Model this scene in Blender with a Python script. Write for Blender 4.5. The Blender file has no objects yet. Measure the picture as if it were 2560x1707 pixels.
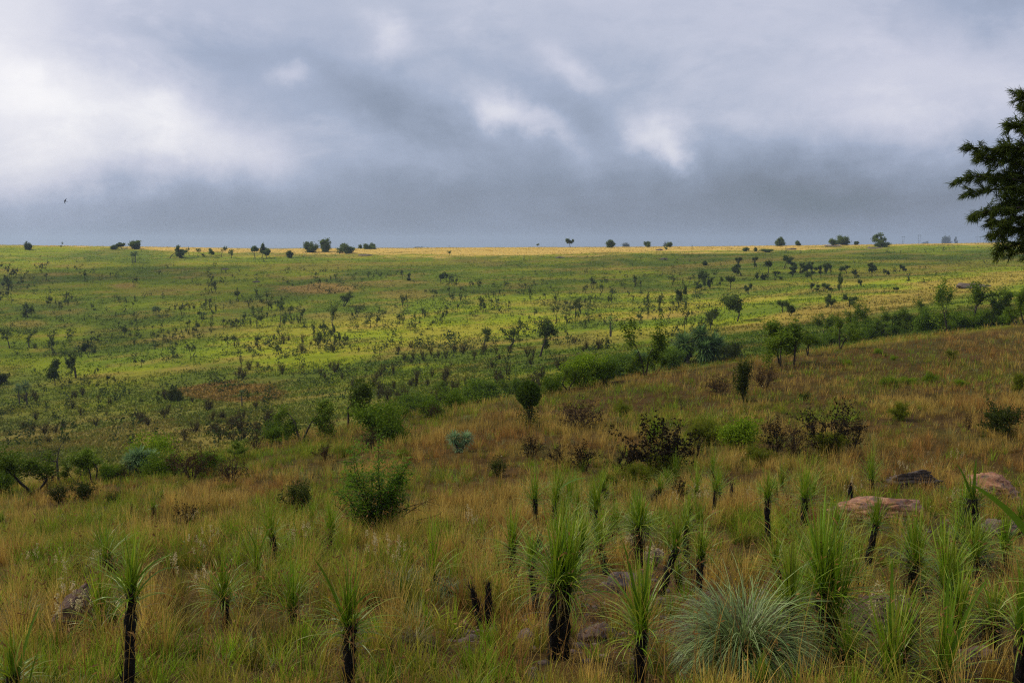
import bpy, bmesh, math, random
import numpy as np
from mathutils import Vector, Matrix

S = bpy.context.scene
COL = S.collection
R = math.radians

# ------------------------------------------------------------------ camera
FPX, CX, CY, HOR = 2489.0, 1280.0, 853.5, 604.0      # photograph units (2560 x 1707)
PITCH = math.atan((CY - HOR) / FPX)
cam_d = bpy.data.cameras.new('camera')
cam_d.sensor_width = 36.0
cam_d.lens = 35.0
cam_d.clip_start = 0.05
cam_d.clip_end = 40000
cam = bpy.data.objects.new('camera', cam_d)
COL.objects.link(cam)
cam.rotation_euler = (math.pi / 2 - PITCH, 0, 0)
S.camera = cam

# ------------------------------------------------------------------ sun
SUN_AZ, SUN_EL = R(-72), R(40)                        # azimuth from +Y, negative = towards -X
SUN_H = (math.sin(SUN_AZ), math.cos(SUN_AZ))
sd = bpy.data.lights.new('sun', 'SUN')
sd.energy = 4.8
sd.angle = R(1.5)
sd.color = (1.0, .91, .74)
sun = bpy.data.objects.new('sun', sd)
COL.objects.link(sun)
sv = Vector((SUN_H[0] * math.cos(SUN_EL), SUN_H[1] * math.cos(SUN_EL), math.sin(SUN_EL)))
sun.rotation_euler = sv.to_track_quat('Z', 'Y').to_euler()

# ------------------------------------------------------------------ exposure and sampling
S.view_settings.view_transform = 'Standard'
S.view_settings.look = 'None'
S.view_settings.exposure = 0.12
S.view_settings.gamma = 1.0
S.render.engine = 'CYCLES'
cy = S.cycles
cy.max_bounces = 8
cy.diffuse_bounces = 3
cy.glossy_bounces = 2
cy.transmission_bounces = 4
cy.transparent_max_bounces = 12
cy.volume_bounces = 0
cy.use_denoising = False
cy.pixel_filter_type = 'BLACKMAN_HARRIS'
cy.filter_width = 1.2
cy.sample_clamp_indirect = 4.0


# ------------------------------------------------------------------ node helpers
class NT:
    def __init__(s, tree):
        s.t = tree
        s.n = tree.nodes
        s.l = tree.links

    def node(s, kind, **kw):
        n = s.n.new(kind)
        for k, v in kw.items():
            setattr(n, k, v)
        return n

    def put(s, sock, v):
        if isinstance(v, bpy.types.NodeSocket):
            s.l.new(v, sock)
        else:
            sock.default_value = v

    def m(s, op, a, b=0.0, c=0.0):
        n = s.node('ShaderNodeMath', operation=op)
        for i, v in enumerate((a, b, c)):
            s.put(n.inputs[i], v)
        return n.outputs[0]

    def v(s, op, a, b=(0, 0, 0)):
        n = s.node('ShaderNodeVectorMath', operation=op)
        s.put(n.inputs[0], a)
        if op == 'SCALE':
            s.put(n.inputs['Scale'], b)
        else:
            s.put(n.inputs[1], b)
        return n.outputs[0]

    def noise(s, vec, scale, detail=4, rough=.55, dist=0.0):
        n = s.node('ShaderNodeTexNoise')
        n.noise_dimensions = '3D'
        s.put(n.inputs['Vector'], vec)
        n.inputs['Scale'].default_value = scale
        n.inputs['Detail'].default_value = detail
        n.inputs['Roughness'].default_value = rough
        n.inputs['Distortion'].default_value = dist
        return n.outputs['Fac'], n.outputs['Color']

    def ramp(s, fac, stops):
        n = s.node('ShaderNodeValToRGB')
        s.put(n.inputs[0], fac)
        e = n.color_ramp.elements
        while len(e) < len(stops):
            e.new(.5)
        for el, (p, c) in zip(e, stops):
            el.position = p
            el.color = tuple(c) + (1,)
        return n.outputs[0]

    def mix(s, fac, a, b, blend='MIX'):
        n = s.node('ShaderNodeMix', data_type='RGBA', blend_type=blend)
        s.put(n.inputs[0], fac)
        for i, v in ((6, a), (7, b)):
            if isinstance(v, tuple) and len(v) == 3:
                v = v + (1,)
            s.put(n.inputs[i], v)
        return n.outputs[2]


# ------------------------------------------------------------------ sky
W = bpy.data.worlds.new('World')
S.world = W
W.use_nodes = True
w = NT(W.node_tree)
w.n.clear()
tc = w.node('ShaderNodeTexCoord').outputs['Generated']
_, nc = w.noise(tc, 5.0, 5, .55)
_, nc2 = w.noise(tc, 16.0, 8, .62)
dv = w.v('ADD', tc, w.v('SCALE', w.v('SUBTRACT', nc, (.5, .5, .5)), .065))
dv = w.v('ADD', dv, w.v('SCALE', w.v('SUBTRACT', nc2, (.5, .5, .5)), .05))
sep = w.node('ShaderNodeSeparateXYZ')
w.put(sep.inputs[0], dv)
dx, dy, dz = sep.outputs
az = w.m('ARCTAN2', dx, dy)
el = w.m('ARCTANGENT', w.m('DIVIDE', dz, w.m('SQRT', w.m('ADD', w.m('MULTIPLY', dx, dx), w.m('MULTIPLY', dy, dy)))))
elr = w.node('ShaderNodeMapRange')
w.put(elr.inputs[0], el)
elr.inputs[1].default_value = -0.02
elr.inputs[2].default_value = 0.28
base = w.node('ShaderNodeFloatCurve')
w.put(base.inputs['Value'], elr.outputs[0])
cv = base.mapping.curves[0]
pts = [(0, .545), (.15, .555), (.32, .61), (.5, .665), (.75, .725), (1, .745)]
while len(cv.points) < len(pts):
    cv.points.new(.5, .5)
for p, q in zip(cv.points, pts):
    p.location = q
base.mapping.update()
s_acc = base.outputs[0]
BLOBS = [  # X, Y, rx, ry, tilt (deg, positive = falls to the right), weight
    (-10, 285, 200, 250, 0, .13), (60, 215, 150, 105, 25, .06), (270, 260, 260, 95, 18, .15), (540, 350, 230, 80, 26, .13),
    (900, 380, 260, 75, 15, .06), (40, 420, 240, 120, 0, .09), (430, 425, 400, 105, 5, .08),
    (330, 300, 90, 40, 15, -.05), (720, 175, 400, 50, 12, -.035), (1010, 285, 160, 55, 10, -.055),
    (1265, 285, 88, 46, 20, .20), (1395, 345, 85, 36, 30, .12), (1640, 335, 74, 56, 25, .19), (1695, 385, 42, 30, 30, .12),
    (1440, 190, 95, 34, 38, .09), (735, 215, 52, 26, 10, .10), (975, 95, 62, 42, 40, .09), (1180, 60, 120, 40, 20, .02),
    (2260, 225, 340, 120, 0, .12), (2560, 280, 150, 150, 0, .06), (1830, 240, 210, 110, 15, .06), (1500, 420, 200, 40, 5, .02),
    (2060, 475, 330, 70, 0, -.115), (1330, 490, 320, 55, 0, -.03), (2600, -10, 260, 75, 0, -.09), (130, 25, 260, 60, 0, .07),
    (330, 500, 300, 50, 0, -.03), (1400, 140, 300, 60, 8, -.025), (820, 540, 260, 40, 0, -.01)]
for (X, Y, rx, ry, tl, wt) in BLOBS:
    a0, e0 = (X - CX) / FPX, (HOR - Y) / FPX
    c, s_ = math.cos(R(tl)), math.sin(R(tl))
    da = w.m('SUBTRACT', az, math.atan(a0))
    de = w.m('SUBTRACT', el, math.atan(e0 * math.cos(math.atan(a0))))
    p = w.m('DIVIDE', w.m('SUBTRACT', w.m('MULTIPLY', da, c), w.m('MULTIPLY', de, s_)), rx / FPX)
    q = w.m('DIVIDE', w.m('ADD', w.m('MULTIPLY', da, s_), w.m('MULTIPLY', de, c)), ry / FPX)
    g = w.m('EXPONENT', w.m('MULTIPLY', w.m('ADD', w.m('MULTIPLY', p, p), w.m('MULTIPLY', q, q)), -1.0))
    s_acc = w.m('MULTIPLY_ADD', g, wt, s_acc)
mp = w.node('ShaderNodeMapping')
w.put(mp.inputs[0], tc)
mp.inputs['Scale'].default_value = (1, 1, 2.2)
nf, _ = w.noise(mp.outputs[0], 6.0, 7, .56, .25)
nf2, _ = w.noise(mp.outputs[0], 2.2, 3, .5)
s_acc = w.m('ADD', s_acc, w.m('MULTIPLY', w.m('SUBTRACT', nf, .5), .085))
s_acc = w.m('ADD', s_acc, w.m('MULTIPLY', w.m('SUBTRACT', nf2, .5), .06))
nf3, _ = w.noise(mp.outputs[0], 15.0, 8, .62, .4)
s_acc = w.m('ADD', s_acc, w.m('MULTIPLY', w.m('SUBTRACT', nf3, .5), .06))
nf4, _ = w.noise(mp.outputs[0], 4.6, 9, .6, .35)
sm = w.node('ShaderNodeMapRange', interpolation_type='SMOOTHSTEP')
w.put(sm.inputs[0], nf4)
sm.inputs[1].default_value = .47
sm.inputs[2].default_value = .60
s_acc = w.m('ADD', s_acc, w.m('MULTIPLY', w.m('SUBTRACT', sm.outputs[0], .45), .034))
skyc = w.ramp(s_acc, [(.40, (.135, .17, .205)), (.50, (.187, .223, .285)), (.58, (.238, .287, .375)), (.68, (.35, .41, .53)),
                      (.78, (.55, .58, .68)), (.88, (.76, .77, .81)), (.97, (.98, .98, .95))])
lil, _ = w.noise(tc, 3.3, 2)
skyc = w.mix(w.m('MULTIPLY', lil, .5), skyc, (1.05, .98, 1.05), 'MULTIPLY')
nish = w.node('ShaderNodeTexSky', sky_type='NISHITA')
nish.sun_disc = False
nish.sun_elevation = SUN_EL
nish.sun_rotation = SUN_AZ
cloud10 = w.v('SCALE', skyc, 10.0)
final = w.mix(.95, nish.outputs[0], cloud10)
bg = w.node('ShaderNodeBackground')
w.put(bg.inputs[0], final)
bg.inputs[1].default_value = 0.1
wo = w.node('ShaderNodeOutputWorld')
w.l.new(bg.outputs[0], wo.inputs[0])

# ------------------------------------------------------------------ numeric helpers
rs = np.random.RandomState(7)


def _hash(ix, iy, seed):
    h = (ix.astype(np.int64) * 374761393 + iy.astype(np.int64) * 668265263 + seed * 974711) & 0x7fffffff
    h = ((h ^ (h >> 13)) * 1274126177) & 0x7fffffff
    return ((h ^ (h >> 16)) & 0xffff) / 65535.0


def vnoise(x, y, seed=0):
    x, y = np.asarray(x, float), np.asarray(y, float)
    ix, iy = np.floor(x), np.floor(y)
    fx, fy = x - ix, y - iy
    fx, fy = fx * fx * (3 - 2 * fx), fy * fy * (3 - 2 * fy)
    a, b = _hash(ix, iy, seed), _hash(ix + 1, iy, seed)
    c, d = _hash(ix, iy + 1, seed), _hash(ix + 1, iy + 1, seed)
    return (a * (1 - fx) + b * fx) * (1 - fy) + (c * (1 - fx) + d * fx) * fy


def fbm(x, y, seed=0, oct=4):
    r, amp, tot = 0, 1.0, 0
    for k in range(oct):
        r = r + amp * vnoise(np.asarray(x) * 2 ** k + 13.7 * k, np.asarray(y) * 2 ** k - 7.1 * k, seed + k)
        tot += amp
        amp *= .5
    return r / tot


def sstep(a, b, x):
    t = np.clip((x - a) / (b - a), 0, 1)
    return t * t * (3 - 2 * t)


CLEAR = []          # (x, y, radius, reach towards the viewer): spots where the sward is kept open by a plant or rock

# ------------------------------------------------------------------ terrain
KD = np.array([(-40, -40, -40), (2, 2, 2), (7, 7, 7), (12, 12, 12), (17, 17, 17), (26, 28, 30), (36, 44, 52), (50, 62, 85), (58, 72, 97), (75, 88, 115),
               (110, 115, 135), (150, 150, 170), (200, 200, 220), (260, 260, 280), (340, 340, 350), (430, 430, 430), (520, 520, 520),
               (600, 600, 600), (680, 680, 680), (1000, 1000, 1000), (2500, 2500, 2500), (4500, 4500, 4500), (9000, 9000, 9000)], float)
KZ = np.array([(-1, -1, -1), (-2.0, -2.0, -2.0), (-3.2, -3.2, -3.15), (-4.55, -4.2, -4.3), (-5.75, -5.2, -5.1), (-7.7, -7.0, -6.9), (-9.8, -8.6, -7.4),
               (-12.8, -9.8, -7.1), (-16, -12.2, -8.9), (-20.5, -16, -10.7), (-24.6, -19, -11.1), (-29.5, -20.5, -11.2), (-31, -21.8, -10.9),
               (-28.8, -20.2, -9.9), (-22, -16.2, -8.3), (-14.6, -11, -6.0), (-7.0, -6.0, -2.7), (-2.0, -3.6, -.4), (-4, -5, -1.6),
               (-14, -14, -8), (-30, -30, -16), (-38, -36, -3.5), (-45, -45, -20)], float)


def pchip(xk, yk, x):
    h = np.diff(xk)
    de = np.diff(yk) / h
    m = np.zeros_like(yk)
    for i in range(1, len(xk) - 1):
        if de[i - 1] * de[i] > 0:
            w1, w2 = 2 * h[i] + h[i - 1], h[i] + 2 * h[i - 1]
            m[i] = (w1 + w2) / (w1 / de[i - 1] + w2 / de[i])
    m[0], m[-1] = de[0], de[-1]
    i = np.clip(np.searchsorted(xk, x) - 1, 0, len(h) - 1)
    t = (x - xk[i]) / h[i]
    return ((1 + 2 * t) * (1 - t) ** 2 * yk[i] + t * (1 - t) ** 2 * h[i] * m[i] + t * t * (3 - 2 * t) * yk[i + 1] + t * t * (t - 1) * h[i] * m[i + 1])


UG = np.linspace(-.8, .8, 81)
DMIN = -40.0
SG = np.linspace(0, 1, 900)
LOGK = math.log((9000 - DMIN + 4) / 4.0)
DG = DMIN - 4 + 4 * np.exp(SG * LOGK)
DG[0] = DMIN
ZG = np.zeros((len(DG), len(UG)))
for j, u in enumerate(UG):
    t = np.clip(u / .52, -1.15, 1.15)
    lw = np.array([t * (t - 1) / 2, 1 - t * t, t * (t + 1) / 2]) if abs(t) <= 1 else None
    if lw is None:
        a = abs(t) - 1
        e = np.array([1., 0, 0]) if t < 0 else np.array([0, 0, 1.])
        lw = e
    ZG[:, j] = pchip(KD @ lw, KZ @ lw, DG)


def brow_d(u):
    t = np.clip(u / .52, -1, 1)
    return KD[7, 0] * t * (t - 1) / 2 + KD[7, 1] * (1 - t * t) + KD[7, 2] * t * (t + 1) / 2


def ground(x, y):
    x, y = np.asarray(x, float), np.asarray(y, float)
    u = np.clip(x / np.maximum(y, 3.0), UG[0], UG[-1] - 1e-9)
    s = np.log((np.clip(y, DMIN, 8999) - DMIN + 4) / 4.0) / LOGK * (len(SG) - 1)
    i = np.clip(s.astype(int), 0, len(DG) - 2)
    fs = s - i
    t = (u - UG[0]) / (UG[1] - UG[0])
    j = np.clip(t.astype(int), 0, len(UG) - 2)
    ft = t - j
    z = (ZG[i, j] * (1 - fs) + ZG[i + 1, j] * fs) * (1 - ft) + (ZG[i, j + 1] * (1 - fs) + ZG[i + 1, j + 1] * fs) * ft
    far = sstep(60, 160, y)
    z = z + (fbm(x / 2.2, y / 2.2, 3, 3) - .5) * .22 * (1 - far) + (fbm(x / 7, y / 7, 5, 3) - .5) * .35 * sstep(14, 30, y) * (1 - far)
    z = z + (fbm(x / 60, y / 60, 9, 3) - .5) * 1.6 * far * (1 - sstep(450, 560, y)) + (fbm(x / 16, y / 16, 12, 2) - .5) * .5 * far * (1 - sstep(900, 1200, y))
    z = z - .9 * np.exp(-((u + .23) / .12) ** 2) * np.exp(-((y - 600) / 130.) ** 2)
    return z


def g1(x, y):
    return float(ground(np.array([x]), np.array([y]))[0])


SP, CP = math.sin(PITCH), math.cos(PITCH)


def ray(X, Y):
    a, b = (X - CX) / FPX, -(Y - CY) / FPX
    return np.array([a, CP + b * SP, -SP + b * CP])


def proj(x, y, z):
    f = y * CP - z * SP
    return CX + FPX * x / f, CY - FPX * (y * SP + z * CP) / f


TS = np.exp(np.linspace(math.log(3), math.log(6000), 6000))


def at(X, Y):
    """First point of the ground met by the line of sight through a pixel of the photograph."""
    d = ray(X, Y)
    p = d[None, :] * TS[:, None]
    hit = np.nonzero(p[:, 2] <= ground(p[:, 0], p[:, 1]))[0]
    k = hit[0] if len(hit) else len(TS) - 1
    if p[k][1] > 598 and not len(hit) or p[k][1] > 640:      # just over the ridge line: stand it on the ridge
        return at_d(X, 592)
    return Vector(p[k])


def at_d(X, dist):
    """The ground under a column of the photograph at a given depth."""
    x = (X - CX) / FPX * dist / CP
    return Vector((x, dist, g1(x, dist)))


def pxm(p):
    """Metres per photograph pixel at a point."""
    return (p.y * CP - p.z * SP) / FPX


def gblob(X, Y, cx, cy, rx, ry, rot=0):
    c, s = math.cos(R(rot)), math.sin(R(rot))
    p = ((X - cx) * c + (Y - cy) * s) / rx
    q = (-(X - cx) * s + (Y - cy) * c) / ry
    return np.exp(-(p * p + q * q))


def lerp(a, b, t):
    return a + (b - a) * np.asarray(t)[..., None]


def ground_rgb(x, y):
    """What the ground itself is made of: green turf, dry golden grass, bare red earth, brown thatch."""
    x, y = np.asarray(x, float), np.asarray(y, float)
    z = ground(x, y)
    X, Y = proj(x, np.maximum(y, 1.5), z)
    n1 = fbm(x / 45, y / 18, 21, 4)
    n2 = fbm(x / 9, y / 6, 22, 4)
    n3 = fbm(x / 22, y / 30, 23, 3)
    green = lerp(np.array([.102, .158, .011]), np.array([.178, .235, .010]), sstep(.38, .62, n1))
    green = lerp(green, np.array([.068, .112, .013]), sstep(.42, .68, n3) * .8)
    tan = np.array([.29, .20, .07])
    t = sstep(.52, .72, n2) * .35 + sstep(.58, .7, n1) * .3
    wob = (n2 - .5) * 26
    for (cx, cy_, rx, ry, rot, wt) in ((800, 722, 120, 14, 0, .9), (310, 712, 45, 11, 0, .8), (1010, 735, 90, 16, 0, .5), (900, 800, 150, 22, 0, .35),
                                       (2150, 770, 420, 26, -9, .6), (2430, 705, 240, 22, -6, .6), (2000, 730, 300, 7, -9, .4), (2300, 670, 300, 6, -5, .35), (1900, 650, 330, 7, -5, .5), (60, 810, 70, 10, 0, .5),
                                       (1500, 760, 300, 12, 0, .25), (820, 860, 60, 12, 0, .4), (800, 790, 70, 10, 0, .4), (1560, 840, 260, 20, -6, .35),
                                       (1150, 640, 120, 5, 0, .3), (1640, 790, 150, 9, -4, .6), (980, 660, 200, 6, 0, .3)):
        t = np.maximum(t, wt * sstep(.25, .75, gblob(X, Y + wob * .5, cx, cy_, rx, ry, rot) + (n2 - .5) * .7))
    rgb = lerp(green, tan, np.clip(t, 0, 1))
    edge = 546 + 34 * sstep(-100, -250, x) - 45 * gblob(X, Y, 1350, 620, 600, 300) + 26 * sstep(1800, 2400, X) + (n2 - .5) * 80 + (n1 - .5) * 80
    rgb = lerp(rgb, np.array([.40, .31, .11]), sstep(-10, 14, y - edge))
    red = sstep(.33, .5, gblob(X, Y + wob * .3, 575, 980, 150, 26, 2) + (n2 - .5) * .25) * sstep(.3, .42, n2 + .08)
    rgb = lerp(rgb, np.array([.225, .080, .036]), red * .95)
    low = sstep(1005, 1060, Y + wob) * (y > 60)
    rgb = lerp(rgb, lerp(np.array([.27, .18, .075]), np.array([.10, .12, .026]), sstep(.42, .56, n2)), low * .85)
    low2 = sstep(900, 980, Y + wob) * (y > 60) * .5
    rgb = lerp(rgb, np.array([.14, .165, .03]), low2)
    near = 1 - sstep(.96, 1.06, y / brow_d(x / np.maximum(y, 3)))
    nn = fbm(x / 3.2, y / 3.2, 31, 4)
    soil = lerp(np.array([.075, .05, .02]), np.array([.065, .058, .017]), sstep(.4, .65, nn))
    soil = lerp(soil, np.array([.105, .06, .038]), sstep(.3, .7, gblob(X, Y, 1560, 1500, 260, 170) + (nn - .5) * 1.2))
    rgb = lerp(rgb, soil, near)
    rgb = lerp(rgb, np.array([.12, .13, .06]), sstep(1000, 2000, y))
    return rgb


# ------------------------------------------------------------------ materials
def new_mat(name):
    m = bpy.data.materials.new(name)
    m.use_nodes = True
    t = NT(m.node_tree)
    t.n.clear()
    out = t.node('ShaderNodeOutputMaterial')
    return m, t, out


def veg_material(name, trans=.35, rough=.55, vary=.35, spec=.25):
    m, t, out = new_mat(name)
    a = t.node('ShaderNodeAttribute', attribute_name='col').outputs['Color']
    oi = t.node('ShaderNodeObjectInfo').outputs['Random']
    k = t.m('MULTIPLY_ADD', oi, vary, 1 - vary / 2)
    c = t.v('MULTIPLY', t.v('SCALE', a, k), (1.04, 1.02, .62))
    p = t.node('ShaderNodeBsdfPrincipled')
    t.put(p.inputs['Base Color'], c)
    p.inputs['Roughness'].default_value = rough
    p.inputs['Specular IOR Level'].default_value = spec
    tr = t.node('ShaderNodeBsdfTranslucent')
    t.put(tr.inputs[0], c)
    mx = t.node('ShaderNodeMixShader')
    mx.inputs[0].default_value = trans
    t.l.new(p.outputs[0], mx.inputs[1])
    t.l.new(tr.outputs[0], mx.inputs[2])
    t.l.new(mx.outputs[0], out.inputs[0])
    return m


M_LEAF = veg_material('leaf_blades', .38, .65, .35, .08)
M_GRASS = veg_material('grass_blades', .32, .6, 0.0, .12)
M_LILY = veg_material('strap_leaves', .3, .42, .2, .4)


def bark_material(name, scale=14):
    m, t, out = new_mat(name)
    a = t.node('ShaderNodeAttribute', attribute_name='col').outputs['Color']
    co = t.node('ShaderNodeTexCoord').outputs['Object']
    f, _ = t.noise(co, scale, 5, .6)
    c = t.mix(f, t.v('SCALE', a, .45), t.v('SCALE', a, 1.6))
    p = t.node('ShaderNodeBsdfPrincipled')
    t.put(p.inputs['Base Color'], c)
    p.inputs['Roughness'].default_value = .9
    p.inputs['Specular IOR Level'].default_value = .15
    b = t.node('ShaderNodeBump')
    b.inputs['Strength'].default_value = .6
    b.inputs['Distance'].default_value = .02
    t.put(b.inputs['Height'], f)
    t.l.new(b.outputs[0], p.inputs['Normal'])
    t.l.new(p.outputs[0], out.inputs[0])
    return m


M_BARK = bark_material('bark')
M_CHAR = bark_material('charred_fibre', 40)


def ground_material():
    m, t, out = new_mat('veld_ground')
    a = t.node('ShaderNodeAttribute', attribute_name='col').outputs['Color']
    g = t.node('ShaderNodeNewGeometry').outputs['Position']
    mp_ = t.node('ShaderNodeMapping')
    t.put(mp_.inputs[0], g)
    mp_.inputs['Scale'].default_value = (.5, 1, 1)
    f1, _ = t.noise(mp_.outputs[0], .35, 6, .62)
    f2, _ = t.noise(mp_.outputs[0], 1.6, 5, .65)
    k = t.m('ADD', t.m('MULTIPLY', f1, .9), t.m('MULTIPLY', f2, 1.0))
    c = t.v('MULTIPLY', t.v('SCALE', a, t.m('ADD', k, .05)), (1.03, 1.0, .7))
    f3, _ = t.noise(mp_.outputs[0], .12, 4, .6)
    c = t.mix(t.m('MULTIPLY', f3, .5), c, t.mix(1.0, c, (1.25, .85, .8), 'MULTIPLY'))
    p = t.node('ShaderNodeBsdfPrincipled')
    t.put(p.inputs['Base Color'], c)
    p.inputs['Roughness'].default_value = 1
    p.inputs['Specular IOR Level'].default_value = .05
    b = t.node('ShaderNodeBump')
    b.inputs['Strength'].default_value = .9
    b.inputs['Distance'].default_value = .5
    t.put(b.inputs['Height'], f2)
    t.l.new(b.outputs[0], p.inputs['Normal'])
    t.l.new(p.outputs[0], out.inputs[0])
    return m


def rock_material(name, c1, c2, c3, scale=3.0):
    m, t, out = new_mat(name)
    co = t.node('ShaderNodeTexCoord').outputs['Object']
    mp_ = t.node('ShaderNodeMapping')
    t.put(mp_.inputs[0], co)
    mp_.inputs['Scale'].default_value = (1, 1, 3)
    mp_.inputs['Rotation'].default_value = (.25, .15, 0)
    f1, _ = t.noise(mp_.outputs[0], scale, 6, .6, .4)
    f2, _ = t.noise(co, scale * 6, 5, .65)
    f3, _ = t.noise(co, scale * 1.1, 3, .5)
    c = t.ramp(f1, [(.3, c3), (.45, c1), (.62, c2), (.75, c1)])
    c = t.mix(t.m('MULTIPLY', t.m('GREATER_THAN', f3, .56), .65), c, c3)
    c = t.v('SCALE', c, t.m('ADD', .45, f2))
    wv = t.node('ShaderNodeTexWave', wave_type='BANDS', bands_direction='Z')
    t.put(wv.inputs['Vector'], mp_.outputs[0])
    wv.inputs['Scale'].default_value = scale * .3
    wv.inputs['Distortion'].default_value = 14
    wv.inputs['Detail'].default_value = 4
    cr = t.m('MINIMUM', t.m('MULTIPLY', wv.outputs['Fac'], 4), 1.0)
    c = t.v('SCALE', c, t.m('MULTIPLY_ADD', cr, .22, .78))
    p = t.node('ShaderNodeBsdfPrincipled')
    t.put(p.inputs['Base Color'], c)
    p.inputs['Roughness'].default_value = .9
    p.inputs['Specular IOR Level'].default_value = .2
    b = t.node('ShaderNodeBump')
    b.inputs['Strength'].default_value = .9
    b.inputs['Distance'].default_value = .05
    t.put(b.inputs['Height'], t.m('ADD', t.m('ADD', f1, t.m('MULTIPLY', f2, .5)), t.m('MULTIPLY', cr, .15)))
    t.l.new(b.outputs[0], p.inputs['Normal'])
    t.l.new(p.outputs[0], out.inputs[0])
    return m


M_ROCK_O = rock_material('orange_sandstone', (.33, .145, .075), (.46, .26, .15), (.15, .11, .10))
M_ROCK_B = rock_material('brown_stone', (.115, .07, .05), (.19, .125, .09), (.05, .04, .036))
M_ROCK_D = rock_material('dark_slab', (.10, .075, .055), (.17, .13, .10), (.03, .027, .025), 5)
M_ROCK_G = rock_material('grey_stone', (.15, .10, .085), (.22, .155, .13), (.085, .066, .06))


def plain_material(name, col, rough=.7):
    m, t, out = new_mat(name)
    co = t.node('ShaderNodeTexCoord').outputs['Object']
    f, _ = t.noise(co, 8, 3)
    p = t.node('ShaderNodeBsdfPrincipled')
    t.put(p.inputs['Base Color'], t.v('SCALE', t.mix(0.0, col, col), t.m('ADD', .7, t.m('MULTIPLY', f, .6))))
    p.inputs['Roughness'].default_value = rough
    t.l.new(p.outputs[0], out.inputs[0])
    return m


# ------------------------------------------------------------------ mesh helpers
class Geo:
    """Collects vertices, colours and faces for one mesh."""

    def __init__(s):
        s.v, s.c, s.q, s.t, s.n = [], [], [], [], 0

    def add(s, v, c, q=None, t=None):
        v = np.asarray(v, np.float32).reshape(-1, 3)
        c = np.broadcast_to(np.asarray(c, np.float32), v.shape)
        s.v.append(v)
        s.c.append(c)
        if q is not None and len(q):
            s.q.append(np.asarray(q, np.int64) + s.n)
        if t is not None and len(t):
            s.t.append(np.asarray(t, np.int64) + s.n)
        s.n += len(v)

    def mesh(s, name, mats, smooth=False):
        v = np.concatenate(s.v)
        c = np.concatenate(s.c)
        q = np.concatenate(s.q) if s.q else np.zeros((0, 4), np.int64)
        t = np.concatenate(s.t) if s.t else np.zeros((0, 3), np.int64)
        me = bpy.data.meshes.new(name)
        me.vertices.add(len(v))
        me.vertices.foreach_set('co', v.ravel())
        nl = len(q) * 4 + len(t) * 3
        me.loops.add(nl)
        me.loops.foreach_set('vertex_index', np.concatenate([q.ravel(), t.ravel()]).astype(np.int32))
        me.polygons.add(len(q) + len(t))
        st = np.concatenate([np.arange(len(q)) * 4, len(q) * 4 + np.arange(len(t)) * 3]).astype(np.int32)
        me.polygons.foreach_set('loop_start', st)
        if smooth:
            me.polygons.foreach_set('use_smooth', np.ones(len(q) + len(t), bool))
        me.update(calc_edges=True)
        at_ = me.color_attributes.new('col', 'FLOAT_COLOR', 'POINT')
        at_.data.foreach_set('color', np.concatenate([np.clip(c, 0, 1), np.ones((len(c), 1), np.float32)], 1).ravel().astype(np.float32))
        for m in (mats if isinstance(mats, (list, tuple)) else [mats]):
            me.materials.append(m)
        return me


def obj(name, me, parent=None, loc=None):
    o = bpy.data.objects.new(name, me)
    COL.objects.link(o)
    if parent is not None:
        o.parent = parent
    if loc is not None:
        o.location = loc
    return o


def tag(o, label=None, cat=None, group=None, kind=None):
    if label:
        o['label'] = label
    if cat:
        o['category'] = cat
    if group:
        o['group'] = group
    if kind:
        o['kind'] = kind
    return o


def empty(name, loc):
    o = bpy.data.objects.new(name, None)
    COL.objects.link(o)
    o.location = loc
    o.empty_display_size = .3
    return o


def blades(geo, P, azm, tilt, bend, L, Wd, c0, c1, nseg=3, twist=None, power=.8):
    """Strap-shaped blades: P base points, azm heading, tilt from vertical, bend added along the length."""
    M = len(P)
    if M == 0:
        return
    P = np.asarray(P, float)
    h = np.stack([np.cos(azm), np.sin(azm), np.zeros(M)], 1)
    sd_ = np.stack([-np.sin(azm), np.cos(azm), np.zeros(M)], 1)
    pos = P.copy()
    rows, cols = [], []
    tw = np.zeros(M) if twist is None else twist
    for k in range(nseg + 1):
        t = k / nseg
        th = tilt + bend * t ** 1.3
        up = np.cos(th)[:, None] * h - np.sin(th)[:, None] * np.array([0, 0, 1.0])
        side = sd_ * np.cos(tw)[:, None] + up * np.sin(tw)[:, None]
        wd = Wd * (1 - t) ** power * (.75 + .25 * min(1, t * 4))
        c = c0 + (c1 - c0) * t
        if k < nseg:
            rows += [pos - side * wd[:, None] / 2, pos + side * wd[:, None] / 2]
            cols += [c, c]
        else:
            rows.append(pos.copy())
            cols.append(c)
        thm = tilt + bend * (t + .5 / nseg) ** 1.3
        pos = pos + (L / nseg)[:, None] * (np.sin(thm)[:, None] * h + np.cos(thm)[:, None] * np.array([0, 0, 1.0]))
    nv = 2 * nseg + 1
    V = np.stack(rows, 1).reshape(-1, 3)
    C = np.stack(cols, 1).reshape(-1, 3)
    b = (np.arange(M) * nv)[:, None]
    q = np.concatenate([b + np.array([[2 * k, 2 * k + 1, 2 * k + 3, 2 * k + 2]]) for k in range(nseg - 1)]) if nseg > 1 else None
    tr = b + np.array([[2 * nseg - 2, 2 * nseg - 1, 2 * nseg]])
    geo.add(V, C, q, tr)
    return pos


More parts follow.
